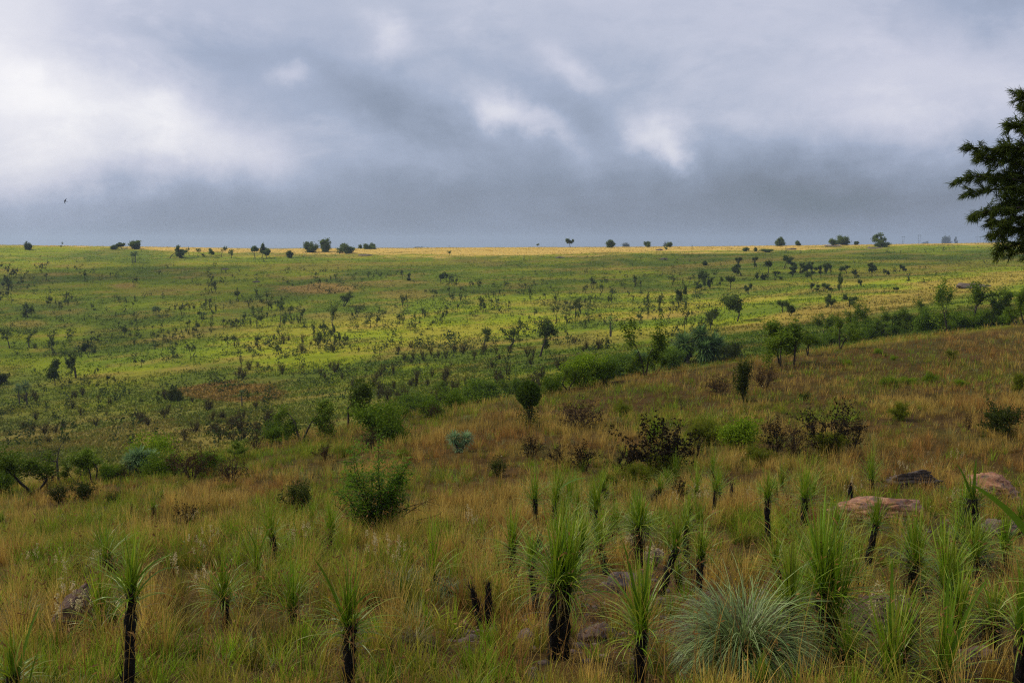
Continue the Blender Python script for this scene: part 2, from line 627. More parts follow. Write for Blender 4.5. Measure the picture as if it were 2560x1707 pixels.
def leaves(geo, C, L, Wd, col, rng, up=.0, flat=0.0, droop=None):
    """Diamond leaves with random facing; flat pulls their faces level, droop pulls their axis down."""
    M = len(C)
    if M == 0:
        return
    a = rng.normal(size=(M, 3))
    a[:, 2] *= (1 - flat)
    if droop is not None:
        a[:, 2] -= droop
    a[:, 2] += up
    a /= np.linalg.norm(a, axis=1)[:, None] + 1e-9
    r = rng.normal(size=(M, 3))
    if flat:
        r = r * (1 - flat) + np.cross(np.array([0, 0, 1.0]), a) * flat * 2
    b = r - (r * a).sum(1)[:, None] * a
    b /= np.linalg.norm(b, axis=1)[:, None] + 1e-9
    L = np.broadcast_to(L, (M,))[:, None]
    Wd = np.broadcast_to(Wd, (M,))[:, None]
    V = np.stack([C - a * L / 2, C + b * Wd / 2, C + a * L / 2, C - b * Wd / 2], 1).reshape(-1, 3)
    col = np.repeat(np.broadcast_to(col, (M, 3)), 4, axis=0)
    geo.add(V, col, (np.arange(M) * 4)[:, None] + np.arange(4)[None, :])


def tubes(geo, segs, col, ns=5):
    """segs: rows of p0(3) p1(3) r0 r1."""
    a = np.asarray(segs, float)
    if not len(a):
        return
    p0, p1, r0, r1 = a[:, :3], a[:, 3:6], a[:, 6], a[:, 7]
    d = p1 - p0
    d /= np.linalg.norm(d, axis=1)[:, None] + 1e-9
    ref = np.where(np.abs(d[:, 2:3]) > .9, np.array([[1., 0, 0]]), np.array([[0, 0, 1.]]))
    u = np.cross(d, ref)
    u /= np.linalg.norm(u, axis=1)[:, None] + 1e-9
    v = np.cross(d, u)
    an = np.arange(ns) * 2 * math.pi / ns
    ring = u[:, None, :] * np.cos(an)[None, :, None] + v[:, None, :] * np.sin(an)[None, :, None]
    A = p0[:, None, :] + ring * r0[:, None, None]
    B = (p1 + d * r1[:, None] * .4)[:, None, :] + ring * r1[:, None, None]
    V = np.concatenate([A, B], 1).reshape(-1, 3)
    k = np.arange(ns)
    f = np.stack([k, (k + 1) % ns, ns + (k + 1) % ns, ns + k], 1)
    q = ((np.arange(len(a)) * 2 * ns)[:, None, None] + f[None]).reshape(-1, 4)
    geo.add(V, col, q)


def jit(rng, col, n, s=.18, hue=.08):
    c = np.asarray(col, float)[None, :] * (1 + rng.normal(0, s, (n, 1))) * (1 + rng.normal(0, hue, (n, 3)))
    return np.clip(c, .002, .95)


# ------------------------------------------------------------------ plants: skeletons
def skeleton(rng, nstem, trunk, levels, lean, kids, shrink, wob, upb, r0):
    """Returns branch segments in a unit-ish space and twig points (position, level)."""
    segs, tips = [], []

    def grow(p, d, ln, r, lv):
        n = 3
        for i in range(n):
            d = d + rng.normal(0, wob, 3)
            d[2] += upb
            d /= np.linalg.norm(d)
            q = p + d * ln / n
            re = r * (.86 if lv < levels else .7)
            segs.append([*p, *q, r, re])
            p, r = q, re
            if lv >= levels - 1:
                tips.append([*(p), lv])
            if lv < levels and i < n - 1 and lv > 0 and rng.rand() < .55:
                kd = d + rng.normal(0, .75, 3)
                kd /= np.linalg.norm(kd)
                grow(p, kd, ln * shrink * rng.uniform(.6, .95), r * .6, lv + 1)
        if lv < levels:
            for _ in range(kids):
                kd = d + rng.normal(0, .62, 3)
                kd /= np.linalg.norm(kd)
                grow(p, kd, ln * shrink * rng.uniform(.75, 1.1), r * .68, lv + 1)

    for k in range(nstem):
        a = 2 * math.pi * (k + rng.uniform(-.3, .3)) / nstem
        ln = abs(rng.normal(lean, lean * .3)) if lean else 0
        d = np.array([math.cos(a) * ln, math.sin(a) * ln, 1.0])
        d /= np.linalg.norm(d)
        if trunk and nstem == 1:
            d = np.array([rng.normal(0, .1), rng.normal(0, .1), 1.0])
            d /= np.linalg.norm(d)
        grow(np.array([math.cos(a), math.sin(a), 0]) * (.02 if nstem > 1 else 0), d, trunk if trunk else rng.uniform(.3, .45), r0 * rng.uniform(.7, 1), 0 if trunk else 1)
    return np.array(segs), np.array(tips)


def fit(segs, tips, w_, h_, pad=.0):
    lo = tips[:, :3].min(0)
    hi = tips[:, :3].max(0)
    sx = (w_ * (1 - pad)) / max(hi[0] - lo[0], hi[1] - lo[1], .05)
    sz = (h_ * (1 - pad)) / max(hi[2], .05)
    sc = np.array([sx, sx, sz])
    segs, tips = segs.copy(), tips.copy()
    segs[:, :3] *= sc
    segs[:, 3:6] *= sc
    rsc = min(sx, sz)
    segs[:, 6:8] *= rsc
    tips[:, :3] *= sc
    return segs, tips


KINDS = {
    # nstem trunk levels lean kids shrink wob upb r0 | leaves per twig, spread, leaf length, leaf width, flat, droop | colours | bark
    'thorn':  dict(sk=(2, .32, 3, .4, 2, .8, .16, .02, .03), lf=(20, .05, .055, .022, .5, None), a=(.075, .135, .014), b=(.16, .225, .02), bark=(.045, .036, .026)),
    'tree':   dict(sk=(1, .42, 4, 0, 2, .74, .14, .03, .04), lf=(8, .06, .06, .035, .1, None), a=(.06, .10, .016), b=(.12, .17, .022), bark=(.05, .038, .028)),
    'bush':   dict(sk=(8, 0, 3, .75, 2, .72, .2, .02, .02), lf=(20, .08, .05, .028, .1, None), a=(.062, .12, .012), b=(.145, .22, .018), bark=(.04, .03, .02)),
    'bright': dict(sk=(7, 0, 3, .6, 2, .75, .2, .03, .02), lf=(20, .08, .046, .026, .1, None), a=(.11, .19, .012), b=(.24, .34, .02), bark=(.04, .03, .02)),
    'broom':  dict(sk=(11, 0, 3, .38, 2, .8, .1, .05, .014), lf=(16, .05, .09, .011, 0, None), a=(.10, .13, .012), b=(.20, .23, .02), bark=(.05, .04, .02)),
    'twig':   dict(sk=(11, 0, 3, .5, 2, .78, .13, .04, .016), lf=(2, .025, .04, .018, 0, None), a=(.035, .022, .014), b=(.085, .05, .028), bark=(.035, .022, .016)),
    'black':  dict(sk=(10, 0, 3, .6, 2, .8, .10, .05, .014), lf=(5, .016, .026, .018, 0, None), a=(.010, .007, .005), b=(.026, .017, .010), bark=(.014, .010, .008)),
    'dark':   dict(sk=(8, 0, 3, .35, 2, .75, .16, .06, .018), lf=(7, .05, .055, .026, 0, None), a=(.03, .046, .010), b=(.065, .082, .016), bark=(.03, .022, .016)),
    'sparse': dict(sk=(1, .38, 3, 0, 2, .78, .18, .05, .03), lf=(3, .06, .06, .022, .2, None), a=(.042, .058, .018), b=(.085, .10, .028), bark=(.05, .042, .034)),
}


def plant_geo(kind, rng, w_, h_, dens=1.0, leafk=1.0, a=None, b=None, merged=None, tier=0.0, ns=5, woodk=1.0):
    K = KINDS[kind]
    segs, tips = skeleton(rng, *K['sk'])
    n, sp, L, Wd, flat, droop = K['lf']
    segs, tips = fit(segs, tips, w_, h_, .12)
    segs[:, 6:8] *= woodk
    wood = merged if merged is not None else Geo()
    tubes(wood, segs, K['bark'], ns)
    fol = merged if merged is not None else Geo()
    sc = (w_ * h_) ** .5
    n = max(1, int(round(n * dens)))
    P = np.repeat(tips[:, :3], n, axis=0)
    off = rng.normal(0, 1, P.shape) * np.array([w_, w_, h_ * (.55 if tier else .8)]) * sp
    P = P + off
    P[:, 2] = np.maximum(P[:, 2], .02 * h_)
    M = len(P)
    tone = np.repeat(rng.rand(len(tips)), n)
    ca, cb = np.array(a or K['a']), np.array(b or K['b'])
    base_ = ca + (cb - ca) * np.clip(tone * .7 + rng.rand(M) * .4, 0, 1)[:, None]
    col = base_ * (1 + rng.normal(0, .12, (M, 1)))
    lk = leafk * sc * rng.uniform(.7, 1.3, M)
    leaves(fol, P, L * lk, Wd * lk, col, rng, flat=flat, droop=droop)
    return wood, fol


def plant(name, kind, X, Y, w_px, h_px, label, cat, seed, d=None, group=None, parts=('trunk', 'crown'), **kw):
    p = at_d(X, d) if d else at(X, Y)
    k = pxm(p)
    rng = np.random.RandomState(seed)
    wood, fol = plant_geo(kind, rng, w_px * k, h_px * k, **kw)
    root = empty(name, p - Vector((0, 0, .04)))
    root.rotation_euler.z = rng.uniform(0, .6)
    obj(parts[0], wood.mesh(parts[0], M_BARK), root)
    obj(parts[1], fol.mesh(parts[1], M_LEAF), root)
    return tag(root, label, cat, group)


def cabbage_geo(rng, w_, h_, heads, trunks, a, b, wood, fol, n=260, rosette=False):
    """Cussonia: bare stout branching stems carrying round heads of long grey-green leaves."""
    hr = w_ / (2.0 if len(heads) == 1 else 2.6)
    for (hx, hz, k) in heads:
        r = hr * k
        c = np.array([hx * w_, rng.uniform(-.15, .15) * w_, hz * h_ - r * .3])
        bx = np.array([hx * w_ * .25 if trunks == 1 else hx * w_ * .8, 0, 0])
        mid = (bx + c) / 2 + np.array([hx * w_ * -.1, 0, h_ * -.04])
        rr = max(.035 * h_, .05)
        tubes(wood, [[*bx, *mid, rr, rr * .75], [*mid, *(c - [0, 0, r * .3]), rr * .75, rr * .55]], (.07, .06, .05), 6)
        d = rng.normal(size=(n, 3))
        d[:, 2] = d[:, 2] * .75 + .25
        d /= np.linalg.norm(d, axis=1)[:, None]
        azm = np.arctan2(d[:, 1], d[:, 0])
        tilt = np.arccos(np.clip(d[:, 2], -1, 1))
        col = np.array(a) + (np.array(b) - np.array(a)) * rng.rand(n, 1)
        P = c + d * r * rng.uniform(.15, .6, (n, 1))
        blades(fol, P, azm, tilt, rng.uniform(.2, 1.0, n), r * rng.uniform(.45, .75, n), r * rng.uniform(.09, .16, n), col, col * 1.15, 3)


def cabbage(X, Y, w_px, h_px, heads, label, seed, d=None, trunks=1, a=(.10, .16, .095), b=(.20, .28, .17), n=260, group=None):
    p = at_d(X, d) if d else at(X, Y)
    k = pxm(p)
    rng = np.random.RandomState(seed)
    wood, fol = Geo(), Geo()
    cabbage_geo(rng, w_px * k, h_px * k, heads, trunks, a, b, wood, fol, n)
    root = empty('cabbage_tree', p - Vector((0, 0, .05)))
    obj('trunk', wood.mesh('trunk', M_BARK), root)
    obj('crown', fol.mesh('crown', M_LEAF), root)
    return tag(root, label, 'tree', group)


# ------------------------------------------------------------------ ground sheet
def build_ground():
    us = np.linspace(-1.25, 1.25, 340)
    us = np.sign(us) * (np.abs(us) / 1.25) ** 1.15 * 1.25
    y = np.concatenate([np.linspace(-30, 1, 12), np.exp(np.linspace(math.log(2), math.log(8000), 760))])
    Yg, Ug = np.meshgrid(y, us, indexing='ij')
    Xg = Ug * np.where(Yg < 10, 10 + (Yg - 10) * .25 + np.maximum(0, -Yg) * .5 + 6, Yg + 6)
    Zg = ground(Xg, Yg)
    V = np.stack([Xg, Yg, Zg], -1).reshape(-1, 3)
    c = ground_rgb(Xg.ravel(), Yg.ravel())
    ny, nu = Yg.shape
    i = (np.arange(ny - 1) * nu)[:, None] + np.arange(nu - 1)[None]
    q = np.stack([i, i + 1, i + nu + 1, i + nu], -1).reshape(-1, 4)
    g = Geo()
    g.add(V, c, q)
    o = obj('ground', g.mesh('ground', ground_material(), True))
    tag(o, 'veld running down a brown grassy slope and up a green hillside to a golden ridge', None, None, 'structure')
    return o


build_ground()

# turf tufts over the far hillside
rg = np.random.RandomState(13)
G = Geo()
N = 150000
u = rg.uniform(-.58, .58, N)
d = 95 * (690 / 95.) ** (rg.rand(N) ** .85)
x, y = u * d, d
k = (d > brow_d(u) * 1.15) & (fbm(x / 14, y / 9, 61, 3) + rg.normal(0, .13, N) > .45)
x, y = x[k], y[k]
n = len(x)
c = ground_rgb(x, y) * (1 + rg.normal(0, .13, (n, 1))) * (1 + rg.normal(0, .06, (n, 3)))
per = 3
P = np.repeat(np.stack([x, y, ground(x, y) - .05], 1), per, 0)
M = len(P)
P[:, :2] += rg.normal(0, .35, (M, 2))
P[:, 2] = ground(P[:, 0], P[:, 1]) - .06
blades(G, P, rg.uniform(0, 2 * math.pi, M), np.abs(rg.normal(.3, .3, M)), np.abs(rg.normal(.6, .4, M)), rg.uniform(.25, .6, M), rg.uniform(.16, .42, M), np.repeat(c, per, 0) * .95, np.repeat(c, per, 0) * 1.05, 2, rg.uniform(-1, 1, M))
tag(obj('hillside_grass', G.mesh('hillside_grass', M_GRASS)), 'short green turf and dry tufts over the far hillside', None, None, 'stuff')

# ------------------------------------------------------------------ scattered shrubs on the far hillside
PROTO = {}


def far_proto(kind, i, aspect, dens, leafk, a=None, b=None):
    key = (kind, i)
    if key not in PROTO:
        rng = np.random.RandomState(900 + i * 17 + sum(map(ord, kind)))
        g = Geo()
        plant_geo(kind, rng, aspect, 1.0, dens=dens, leafk=leafk, a=a, b=b, merged=g, ns=3, woodk=1.8)
        PROTO[key] = g.mesh(kind + '_shape', M_LEAF)
    return PROTO[key]


def far_plant(name, kind, i, p, hgt, wk, rng, aspect=.6, dens=.8, leafk=1.9, a=None, b=None):
    o = obj(name, far_proto(kind, i, aspect, dens, leafk, a, b), None, p - Vector((0, 0, .12)))
    o.rotation_euler.z = rng.uniform(0, 6.28)
    o.scale = (hgt * wk, hgt * wk, hgt)
    return o


rz = np.random.RandomState(5)
FA, FB = (.032, .05, .015), (.07, .095, .024)
ZONES = [  # X0 X1 Y0 Y1 count  height m   width  kind  label group
    (0, 215, 672, 800, 52, (2.1, 4.2), .75, 'sparse', 'small dark thorn shrub in the thicket above the lone acacias, below the ridge-top oval bush', 'thicket shrubs under the oval ridge bush'),
    (215, 420, 690, 860, 26, (1.6, 3.0), .8, 'sparse', 'small dark thorn shrub between the thicket and the flat-headed cabbage trees', 'shrubs by the flat-headed cabbage trees'),
    (420, 900, 695, 900, 100, (2.1, 4.2), .8, 'sparse', 'thin dark thorn shrub on the slope above the bare red-brown patch', 'shrubs above the red-brown patch'),
    (900, 1280, 690, 835, 48, (2.1, 4.2), .75, 'sparse', 'upright dark thorn shrub on the sunlit yellow-green turf in mid hillside', 'shrubs on the sunlit turf'),
    (1280, 1790, 710, 860, 70, (2.1, 4.2), .8, 'sparse', 'upright dark thorn shrub on the slope between the tall bare-stemmed tree and the umbrella-crowned acacia', 'shrubs near the tall bare-stemmed tree'),
]
for (X0, X1, Y0, Y1, cnt, hr, wk, kind, label, grp) in ZONES:
    done = 0
    while done < cnt:
        X, Y = rz.uniform(X0, X1), rz.uniform(Y0, Y1)
        if fbm(X / 75., Y / 30., 77, 3) + rz.normal(0, .045) < .51 or gblob(X, Y, 575, 980, 150, 30) > .4:
            continue
        p = at(X, Y)
        if p.y < 130:
            continue
        o = far_plant('thorn_shrub', kind, rz.randint(6), p, rz.uniform(*hr) * (.9 + .6 * rz.rand() ** 3), wk * rz.uniform(.7, 1.25), rz, a=FA, b=FB, dens=1.5)
        tag(o, label, 'shrub', grp)
        done += 1
ZT = [(590, 1500, 850, 1010, 95, (1.6, 3.2), .9, 'twig', 'bare grey-brown twiggy shrub low on the hillside, behind the green bushes of the brow', 'bare shrubs low on the hillside'),
      (60, 700, 985, 1110, 62, (1.3, 2.6), 1.1, 'twig', 'dark brown twiggy shrub in the dry hollow behind the grey-headed cabbage tree', 'bare shrubs in the dry hollow'),
      (0, 420, 830, 980, 20, (1.5, 2.6), .9, 'sparse', 'small dim shrub on the slope around the cabbage tree pair', 'shrubs around the cabbage tree pair')]
for (X0, X1, Y0, Y1, cnt, hr, wk, kind, label, grp) in ZT:
    done = tries = 0
    while done < cnt and tries < 9000:
        tries += 1
        X, Y = rz.uniform(X0, X1), rz.uniform(Y0, Y1)
        if fbm(X / 70., Y / 30., 79, 3) + rz.normal(0, .07) < .47 or gblob(X, Y, 575, 980, 150, 28) > .35:
            continue
        p = at(X, Y)
        if p.y < brow_d(p.x / p.y) * 1.25 or p.y > 300:
            continue
        if kind == 'twig':
            o = far_plant('twiggy_shrub', kind, rz.randint(5), p, rz.uniform(*hr), wk * rz.uniform(.7, 1.3), rz, aspect=.8, dens=1.3, leafk=1.1, a=(.042, .036, .018), b=(.095, .08, .036))
        else:
            o = far_plant('dim_shrub', kind, rz.randint(6), p, rz.uniform(*hr), wk, rz, a=FA, b=FB, dens=1.5)
        tag(o, label, 'shrub', grp)
        done += 1

# low scrub that reads only as texture
G = Geo()
n = 0
for (X0, X1, Y0, Y1, cnt) in ((0, 900, 670, 900, 560), (880, 1800, 680, 880, 560), (1700, 2560, 615, 740, 60), (500, 1500, 860, 1010, 170), (0, 700, 960, 1120, 120), (0, 2560, 620, 670, 50)):
    done = tries = 0
    while done < cnt and tries < 4000:
        tries += 1
        X, Y = rz.uniform(X0, X1), rz.uniform(Y0, Y1)
        p = at(X, Y)
        if p.y < brow_d(p.x / p.y) * 1.2 or p.y > 640 or fbm(X / 75., Y / 30., 77, 3) + rz.normal(0, .07) < .46:
            continue
        m = 26
        s = rz.uniform(.45, 1.0) + .7 * rz.rand() ** 4
        sx = s * rz.uniform(.5, 1.6)
        C = np.array(p) + np.stack([rz.normal(0, .38 * sx, m), rz.normal(0, .38 * sx, m), np.abs(rz.normal(.4, .7, m)) * s], 1)
        leaves(G, C, .5 * s, .22 * s, jit(rz, (.042, .06, .018), m, .25, .1), rz)
        done += 1
tag(obj('scrub_undergrowth', G.mesh('scrub_undergrowth', M_LEAF)), 'low dark scrub dotted through the grass of the far hillside', None, None, 'stuff')

# ------------------------------------------------------------------ named trees of the far hillside and the ridge
TG, TH = (.05, .085, .02), (.105, .15, .03)


def far_tree(X, Y, w_px, h_px, label, seed, kind='tree', name='thorn_tree', cat='tree', dens=1.2, leafk=1.5, a=TG, b=TH, d=None, parts=('trunk', 'crown'), group=None):
    return plant(name, kind, X, Y, w_px * 1.08, h_px * 1.2, label, cat, seed, d=d, dens=dens, leafk=leafk, a=a, b=b, ns=4, woodk=1.3, parts=parts, group=group)


RB, RBB = (.055, .09, .022), (.11, .155, .035)
RIDGE = [  # X Y w h kind label
    (71, 625, 16, 18, 'bush', 'oval dark green bush standing alone on the golden ridge'),
    (152, 618, 8, 12, 'sparse', 'tiny thin tree on the ridge beside the oval bush'),
    (285, 624, 15, 10, 'bush', 'small round bush touching a flat-topped tree on the ridge'),
    (305, 623, 28, 14, 'tree', 'flat-topped tree beside the round bushes on the ridge'),
    (339, 623, 30, 18, 'bush', 'broad round bush next to the flat-topped ridge tree'),
    (424, 646, 26, 27, 'tree', 'leafy thorn tree starting the line of trees on the dry strip'),
    (444, 641, 16, 15, 'sparse', 'low spreading thorn tree second in the line on the dry strip'),
    (474, 640, 14, 20, 'sparse', 'slender forked thorn tree third in the line on the dry strip'),
    (496, 642, 20, 18, 'sparse', 'wide open thorn tree fourth in the line on the dry strip'),
    (527, 644, 16, 19, 'tree', 'round-headed thorn tree before a gap in the line on the dry strip'),
    (553, 644, 14, 24, 'sparse', 'tall thin thorn tree after the gap in the line on the dry strip'),
    (578, 646, 20, 20, 'sparse', 'umbrella-shaped thorn tree ending the thin line on the dry strip'),
    (638, 647, 26, 26, 'tree', 'dense thorn tree leading the clump on the dry strip'),
    (655, 645, 20, 31, 'tree', 'tallest thorn tree in the clump on the dry strip'),
    (667, 647, 18, 19, 'tree', 'squat thorn tree closing the clump on the dry strip'),
    (725, 645, 16, 16, 'bush', 'low dark bush below the twin round ridge bushes'),
    (778, 631, 32, 22, 'bush', 'lower of the two big round bushes on the ridge'),
    (812, 630, 28, 28, 'bush', 'taller of the two big round bushes on the ridge'),
    (866, 633, 36, 20, 'bush', 'wide ragged bush at the foot of the ridge past the twin round bushes'),
    (901, 622, 9, 9, 'bush', 'tiny bush on the skyline beside the ragged bush'),
    (924, 623, 28, 13, 'bush', 'low wide bright bush on the skyline'),
    (1122, 640, 12, 12, 'sparse', 'tiny dark tree on the golden strip in mid ridge'),
    (1343, 617, 8, 9, 'sparse', 'tiny lone tree on the bare middle of the ridge line'),
    (1424, 618, 18, 19, 'tree', 'upright feathery tree alone on the bright ridge'),
    (1526, 619, 22, 16, 'bush', 'round dark tree on the bright ridge between two hazy far trees'),
    (1615, 615, 18, 12, 'bush', 'small green bush on the bright ridge top'),
    (1673, 618, 14, 11, 'bush', 'small dark bush behind the green ridge bush'),
    (1665, 629, 12, 11, 'sparse', 'tiny tree just below the bright ridge'),
    (1943, 609, 22, 19, 'bush', 'dark upright tree on the thin golden ridge line'),
    (1987, 610, 14, 11, 'bush', 'small green bush on the thin golden ridge line'),
    (2075, 608, 20, 15, 'bush', 'light green tree left of the broad dark ridge bush'.replace('left of', 'beside')),
    (2100, 611, 34, 20, 'bush', 'broad dark bush on the stony edge of the ridge'),
    (2133, 608, 12, 8, 'bush', 'small bush after the broad dark ridge bush'),
    (2203, 618, 30, 14, 'bush', 'low dark bush at the foot of the flat-crowned ridge tree'),
    (1865, 628, 16, 8, 'bush', 'low dark bush under the golden ridge line'),
    (1889, 629, 8, 9, 'bush', 'tiny bush beside the low dark bush under the golden line'),
    (1918, 631, 28, 7, 'bush', 'long flat bush under the golden ridge line'),
    (1763, 664, 14, 10, 'bush', 'rounded low bush on the open green slope under the ridge'),
]
for i, (X, Y, w_, h_, kd, lb) in enumerate(RIDGE):
    bsh = kd == 'bush'
    if bsh:
        far_tree(X, Y, w_ * 1.05, h_ * 1.08, lb, 300 + i, 'bush', 'round_bush', 'bush', 1.0, 1.7, RB, RBB, parts=('stem', 'foliage'))
    else:
        far_tree(X, Y, w_ * 1.1, h_ * 1.08, lb, 300 + i, kd, 'thorn_tree', 'tree', 1.6 if kd == 'sparse' else 1.0, 1.9, RB, RBB)
far_tree(2203, 614, 33, 29, 'flat-crowned tree with bare trunk standing above a low bush on the ridge', 391, 'tree', 'umbrella_tree', 'tree', 1.0, 1.6, RB, RBB)

NAMED = [
    (69, 794, 30, 36, 'thorn', 'dark spreading acacia at the edge of the thicket'),
    (24, 871, 28, 48, 'sparse', 'thin spindly tree near the frame edge above the cabbage tree pair'),
    (73, 870, 28, 46, 'sparse', 'dark ragged tree second in the row above the cabbage tree pair'),
    (133, 884, 26, 44, 'sparse', 'narrow dark tree third in the row above the cabbage tree pair'),
    (179, 902, 24, 40, 'sparse', 'slim leaning tree fourth in the row above the cabbage tree pair'),
    (221, 893, 34, 42, 'thorn', 'wide-armed thorn tree ending the row above the cabbage tree pair'),
    (190, 946, 36, 64, 'thorn', 'tall dark thorn tree with a leaning trunk beyond the cabbage tree pair'),
    (138, 964, 46, 62, 'tree', 'dark broad-headed tree with a bare trunk beside the cabbage tree pair'),
    (642, 816, 38, 48, 'sparse', 'open dark thorn tree among the shrubs above the red patch'),
    (700, 818, 32, 60, 'sparse', 'tall forked thorn tree among the shrubs above the red patch'),
    (835, 832, 26, 70, 'sparse', 'tall bushy upright tree by the dry grass, past the forked thorn tree'),
    (797, 872, 28, 45, 'sparse', 'dark bare thorn tree on the dry patch below the upright tree'),
    (860, 766, 44, 38, 'thorn', 'flat-crowned acacia with black trunk on the tan grass'),
    (953, 702, 14, 20, 'sparse', 'small upright tree at the top of the shrub belt'),
    (1025, 702, 17, 19, 'tree', 'small round-headed tree alone above the shrub belt'),
    (1102, 706, 26, 24, 'tree', 'leafy dark tree above the shrub belt, past the round-headed one'),
    (1210, 864, 28, 42, 'tree', 'leaning leafy tree below the sunlit turf'),
    (1272, 872, 46, 50, 'sparse', 'open grey-green tree between the leaning tree and the tall bare-stemmed tree'),
    (1350, 892, 52, 82, 'tree', 'tall tree with long bare stem and wide forked crown in mid hillside'),
    (1843, 804, 76, 62, 'tree', 'umbrella-crowned acacia with forked trunk alone on the green slope'),
]
for i, (X, Y, w_, h_, kd, lb) in enumerate(NAMED):
    far_tree(X, Y, w_, h_, lb, 420 + i, kd, dens=2.2 if kd == 'sparse' else 1.0, leafk=1.5 if kd == 'sparse' else 1.15, a=(.045, .07, .018), b=(.09, .13, .026))

BAND = [(1845, 672, 18, 27), (1921, 684, 22, 30), (1980, 693, 23, 29), (2000, 683, 26, 26), (2018, 680, 18, 24), (2031, 701, 20, 24), (2053, 690, 23, 26), (2078, 688, 24, 28), (2106, 733, 14, 48),
        (2137, 696, 18, 22), (2172, 682, 20, 24), (2180, 690, 18, 20), (2214, 690, 16, 18), (2248, 680, 16, 18), (2194, 676, 12, 13), (1936, 701, 18, 22), (1826, 722, 20, 30), (1744, 722, 24, 42),
        (1775, 721, 14, 28), (1753, 727, 18, 20), (1872, 737, 16, 27), (2031, 730, 26, 22), (2058, 730, 26, 20), (2124, 766, 24, 30), (2066, 768, 26, 32), (2077, 772, 26, 28), (1956, 781, 24, 28),
        (1976, 790, 30, 34), (1705, 762, 22, 44), (1853, 690, 26, 28), (1886, 668, 14, 24), (2240, 733, 15, 15), (1962, 672, 28, 30), (1910, 700, 16, 16), (1884, 700, 16, 18), (2118, 684, 22, 20), (1800, 716, 12, 24), (2143, 718, 12, 18)]
for i, (X, Y, w_, h_) in enumerate(BAND):
    p = at(X, Y)
    k = pxm(p)
    o = far_plant('acacia', 'tree' if i % 3 else 'thorn', i % 5, p, h_ * k * 1.22, w_ / h_ * rz.uniform(.9, 1.1), rz, aspect=1.0, dens=1.1, leafk=1.3, a=(.042, .070, .018), b=(.088, .125, .026))
    tag(o, 'small green acacia in the loose belt on the slope under the flat-crowned ridge tree', 'tree', 'acacia belt on the open slope')

# bare sticks and the fallen tree by the red patch
fallen = plant('fallen_thicket', 'dark', 434, 1003, 52, 38, 'dark tangled fallen tree at the edge of the bare red-brown patch', 'fallen tree', 480, dens=2, leafk=1.1, parts=('trunk', 'foliage'))
plant('dark_bush', 'dark', 2, 962, 46, 42, 'black-green bush cut by the frame edge above the cabbage tree pair', 'bush', 481, dens=2, parts=('stem', 'foliage'))

# cabbage trees
cabbage(49, 1010, 26, 54, [(0, .86, 1.0)], 'slimmer of the paired cabbage trees on the far slope', 501)
cabbage(68, 1011, 33, 62, [(0, .84, 1.0)], 'stouter, rounder-headed of the paired cabbage trees on the far slope', 502)
cabbage(605, 1017, 13, 46, [(0, .88, 1.0)], 'lone thin cabbage tree with tiny head in front of the red-brown patch', 503)
cabbage(390, 789, 26, 23, [(-.25, .8, .8), (.25, .82, .8), (0, .9, .7)], 'flat-headed branching cabbage tree on the green slope, nearer the thicket', 504, trunks=2)
cabbage(506, 798, 20, 20, [(-.2, .8, .8), (.22, .84, .8)], 'smaller flat-headed cabbage tree on the green slope, toward the forked thorn tree', 505, trunks=2)
cabbage(335, 657, 24, 30, [(-.25, .82, .8), (.2, .9, .8), (0, .7, .6)], 'cabbage tree with forked trunk just below the ridge bushes', 506, trunks=2)
cabbage(1526, 842, 26, 56, [(-.05, .86, 1.0), (.15, .42, .7)], 'bright green cabbage tree standing among dark shrubs on the slope', 507, a=(.11, .20, .07), b=(.21, .33, .12))
cabbage(354, 1187, 82, 66, [(-.27, .72, .95), (.27, .74, .95), (0, .86, 1.0)], 'grey-headed cabbage tree with forked trunk on the brow of the slope', 508, trunks=1, a=(.09, .16, .10), b=(.22, .33, .21), n=420)
cabbage(1752, 905, 128, 88, [(-.32, .62, .75), (.27, .55, .85), (-.02, .88, .62), (.05, .5, .8)], 'big cluster-headed cabbage tree beside the tall thorn trees on the brow', 509, trunks=2, a=(.06, .12, .05), b=(.15, .24, .11), n=420)
cabbage(1150, 1130, 74, 62, [(-.2, .72, .8), (.22, .7, .8), (0, .3, .75)], 'low blue-green rosette shrub in the brown grass', 510, trunks=1, a=(.13, .21, .15), b=(.27, .38, .28), n=330)
cabbage(1600, 915, 50, 44, [(-.2, .8, .7), (.2, .6, .8)], 'pale-leaved cabbage shrub half hidden between the bright bush and the cluster-headed cabbage tree', 511, trunks=2, a=(.08, .16, .09), b=(.17, .27, .14))

# ------------------------------------------------------------------ trees and bushes along the brow
def brow(name, kind, X, Y, w_, h_, label, seed, cat='tree', parts=('trunk', 'crown'), **kw):
    if kind in ('black', 'twig'):
        w_, h_ = w_ * 1.32, h_ * 1.28
    elif Y < 1300 and h_ > 40:
        w_, h_ = w_ * 1.15, h_ * 1.18
    return plant(name, kind, X, Y, w_, h_, label, cat, seed, parts=parts, **kw)


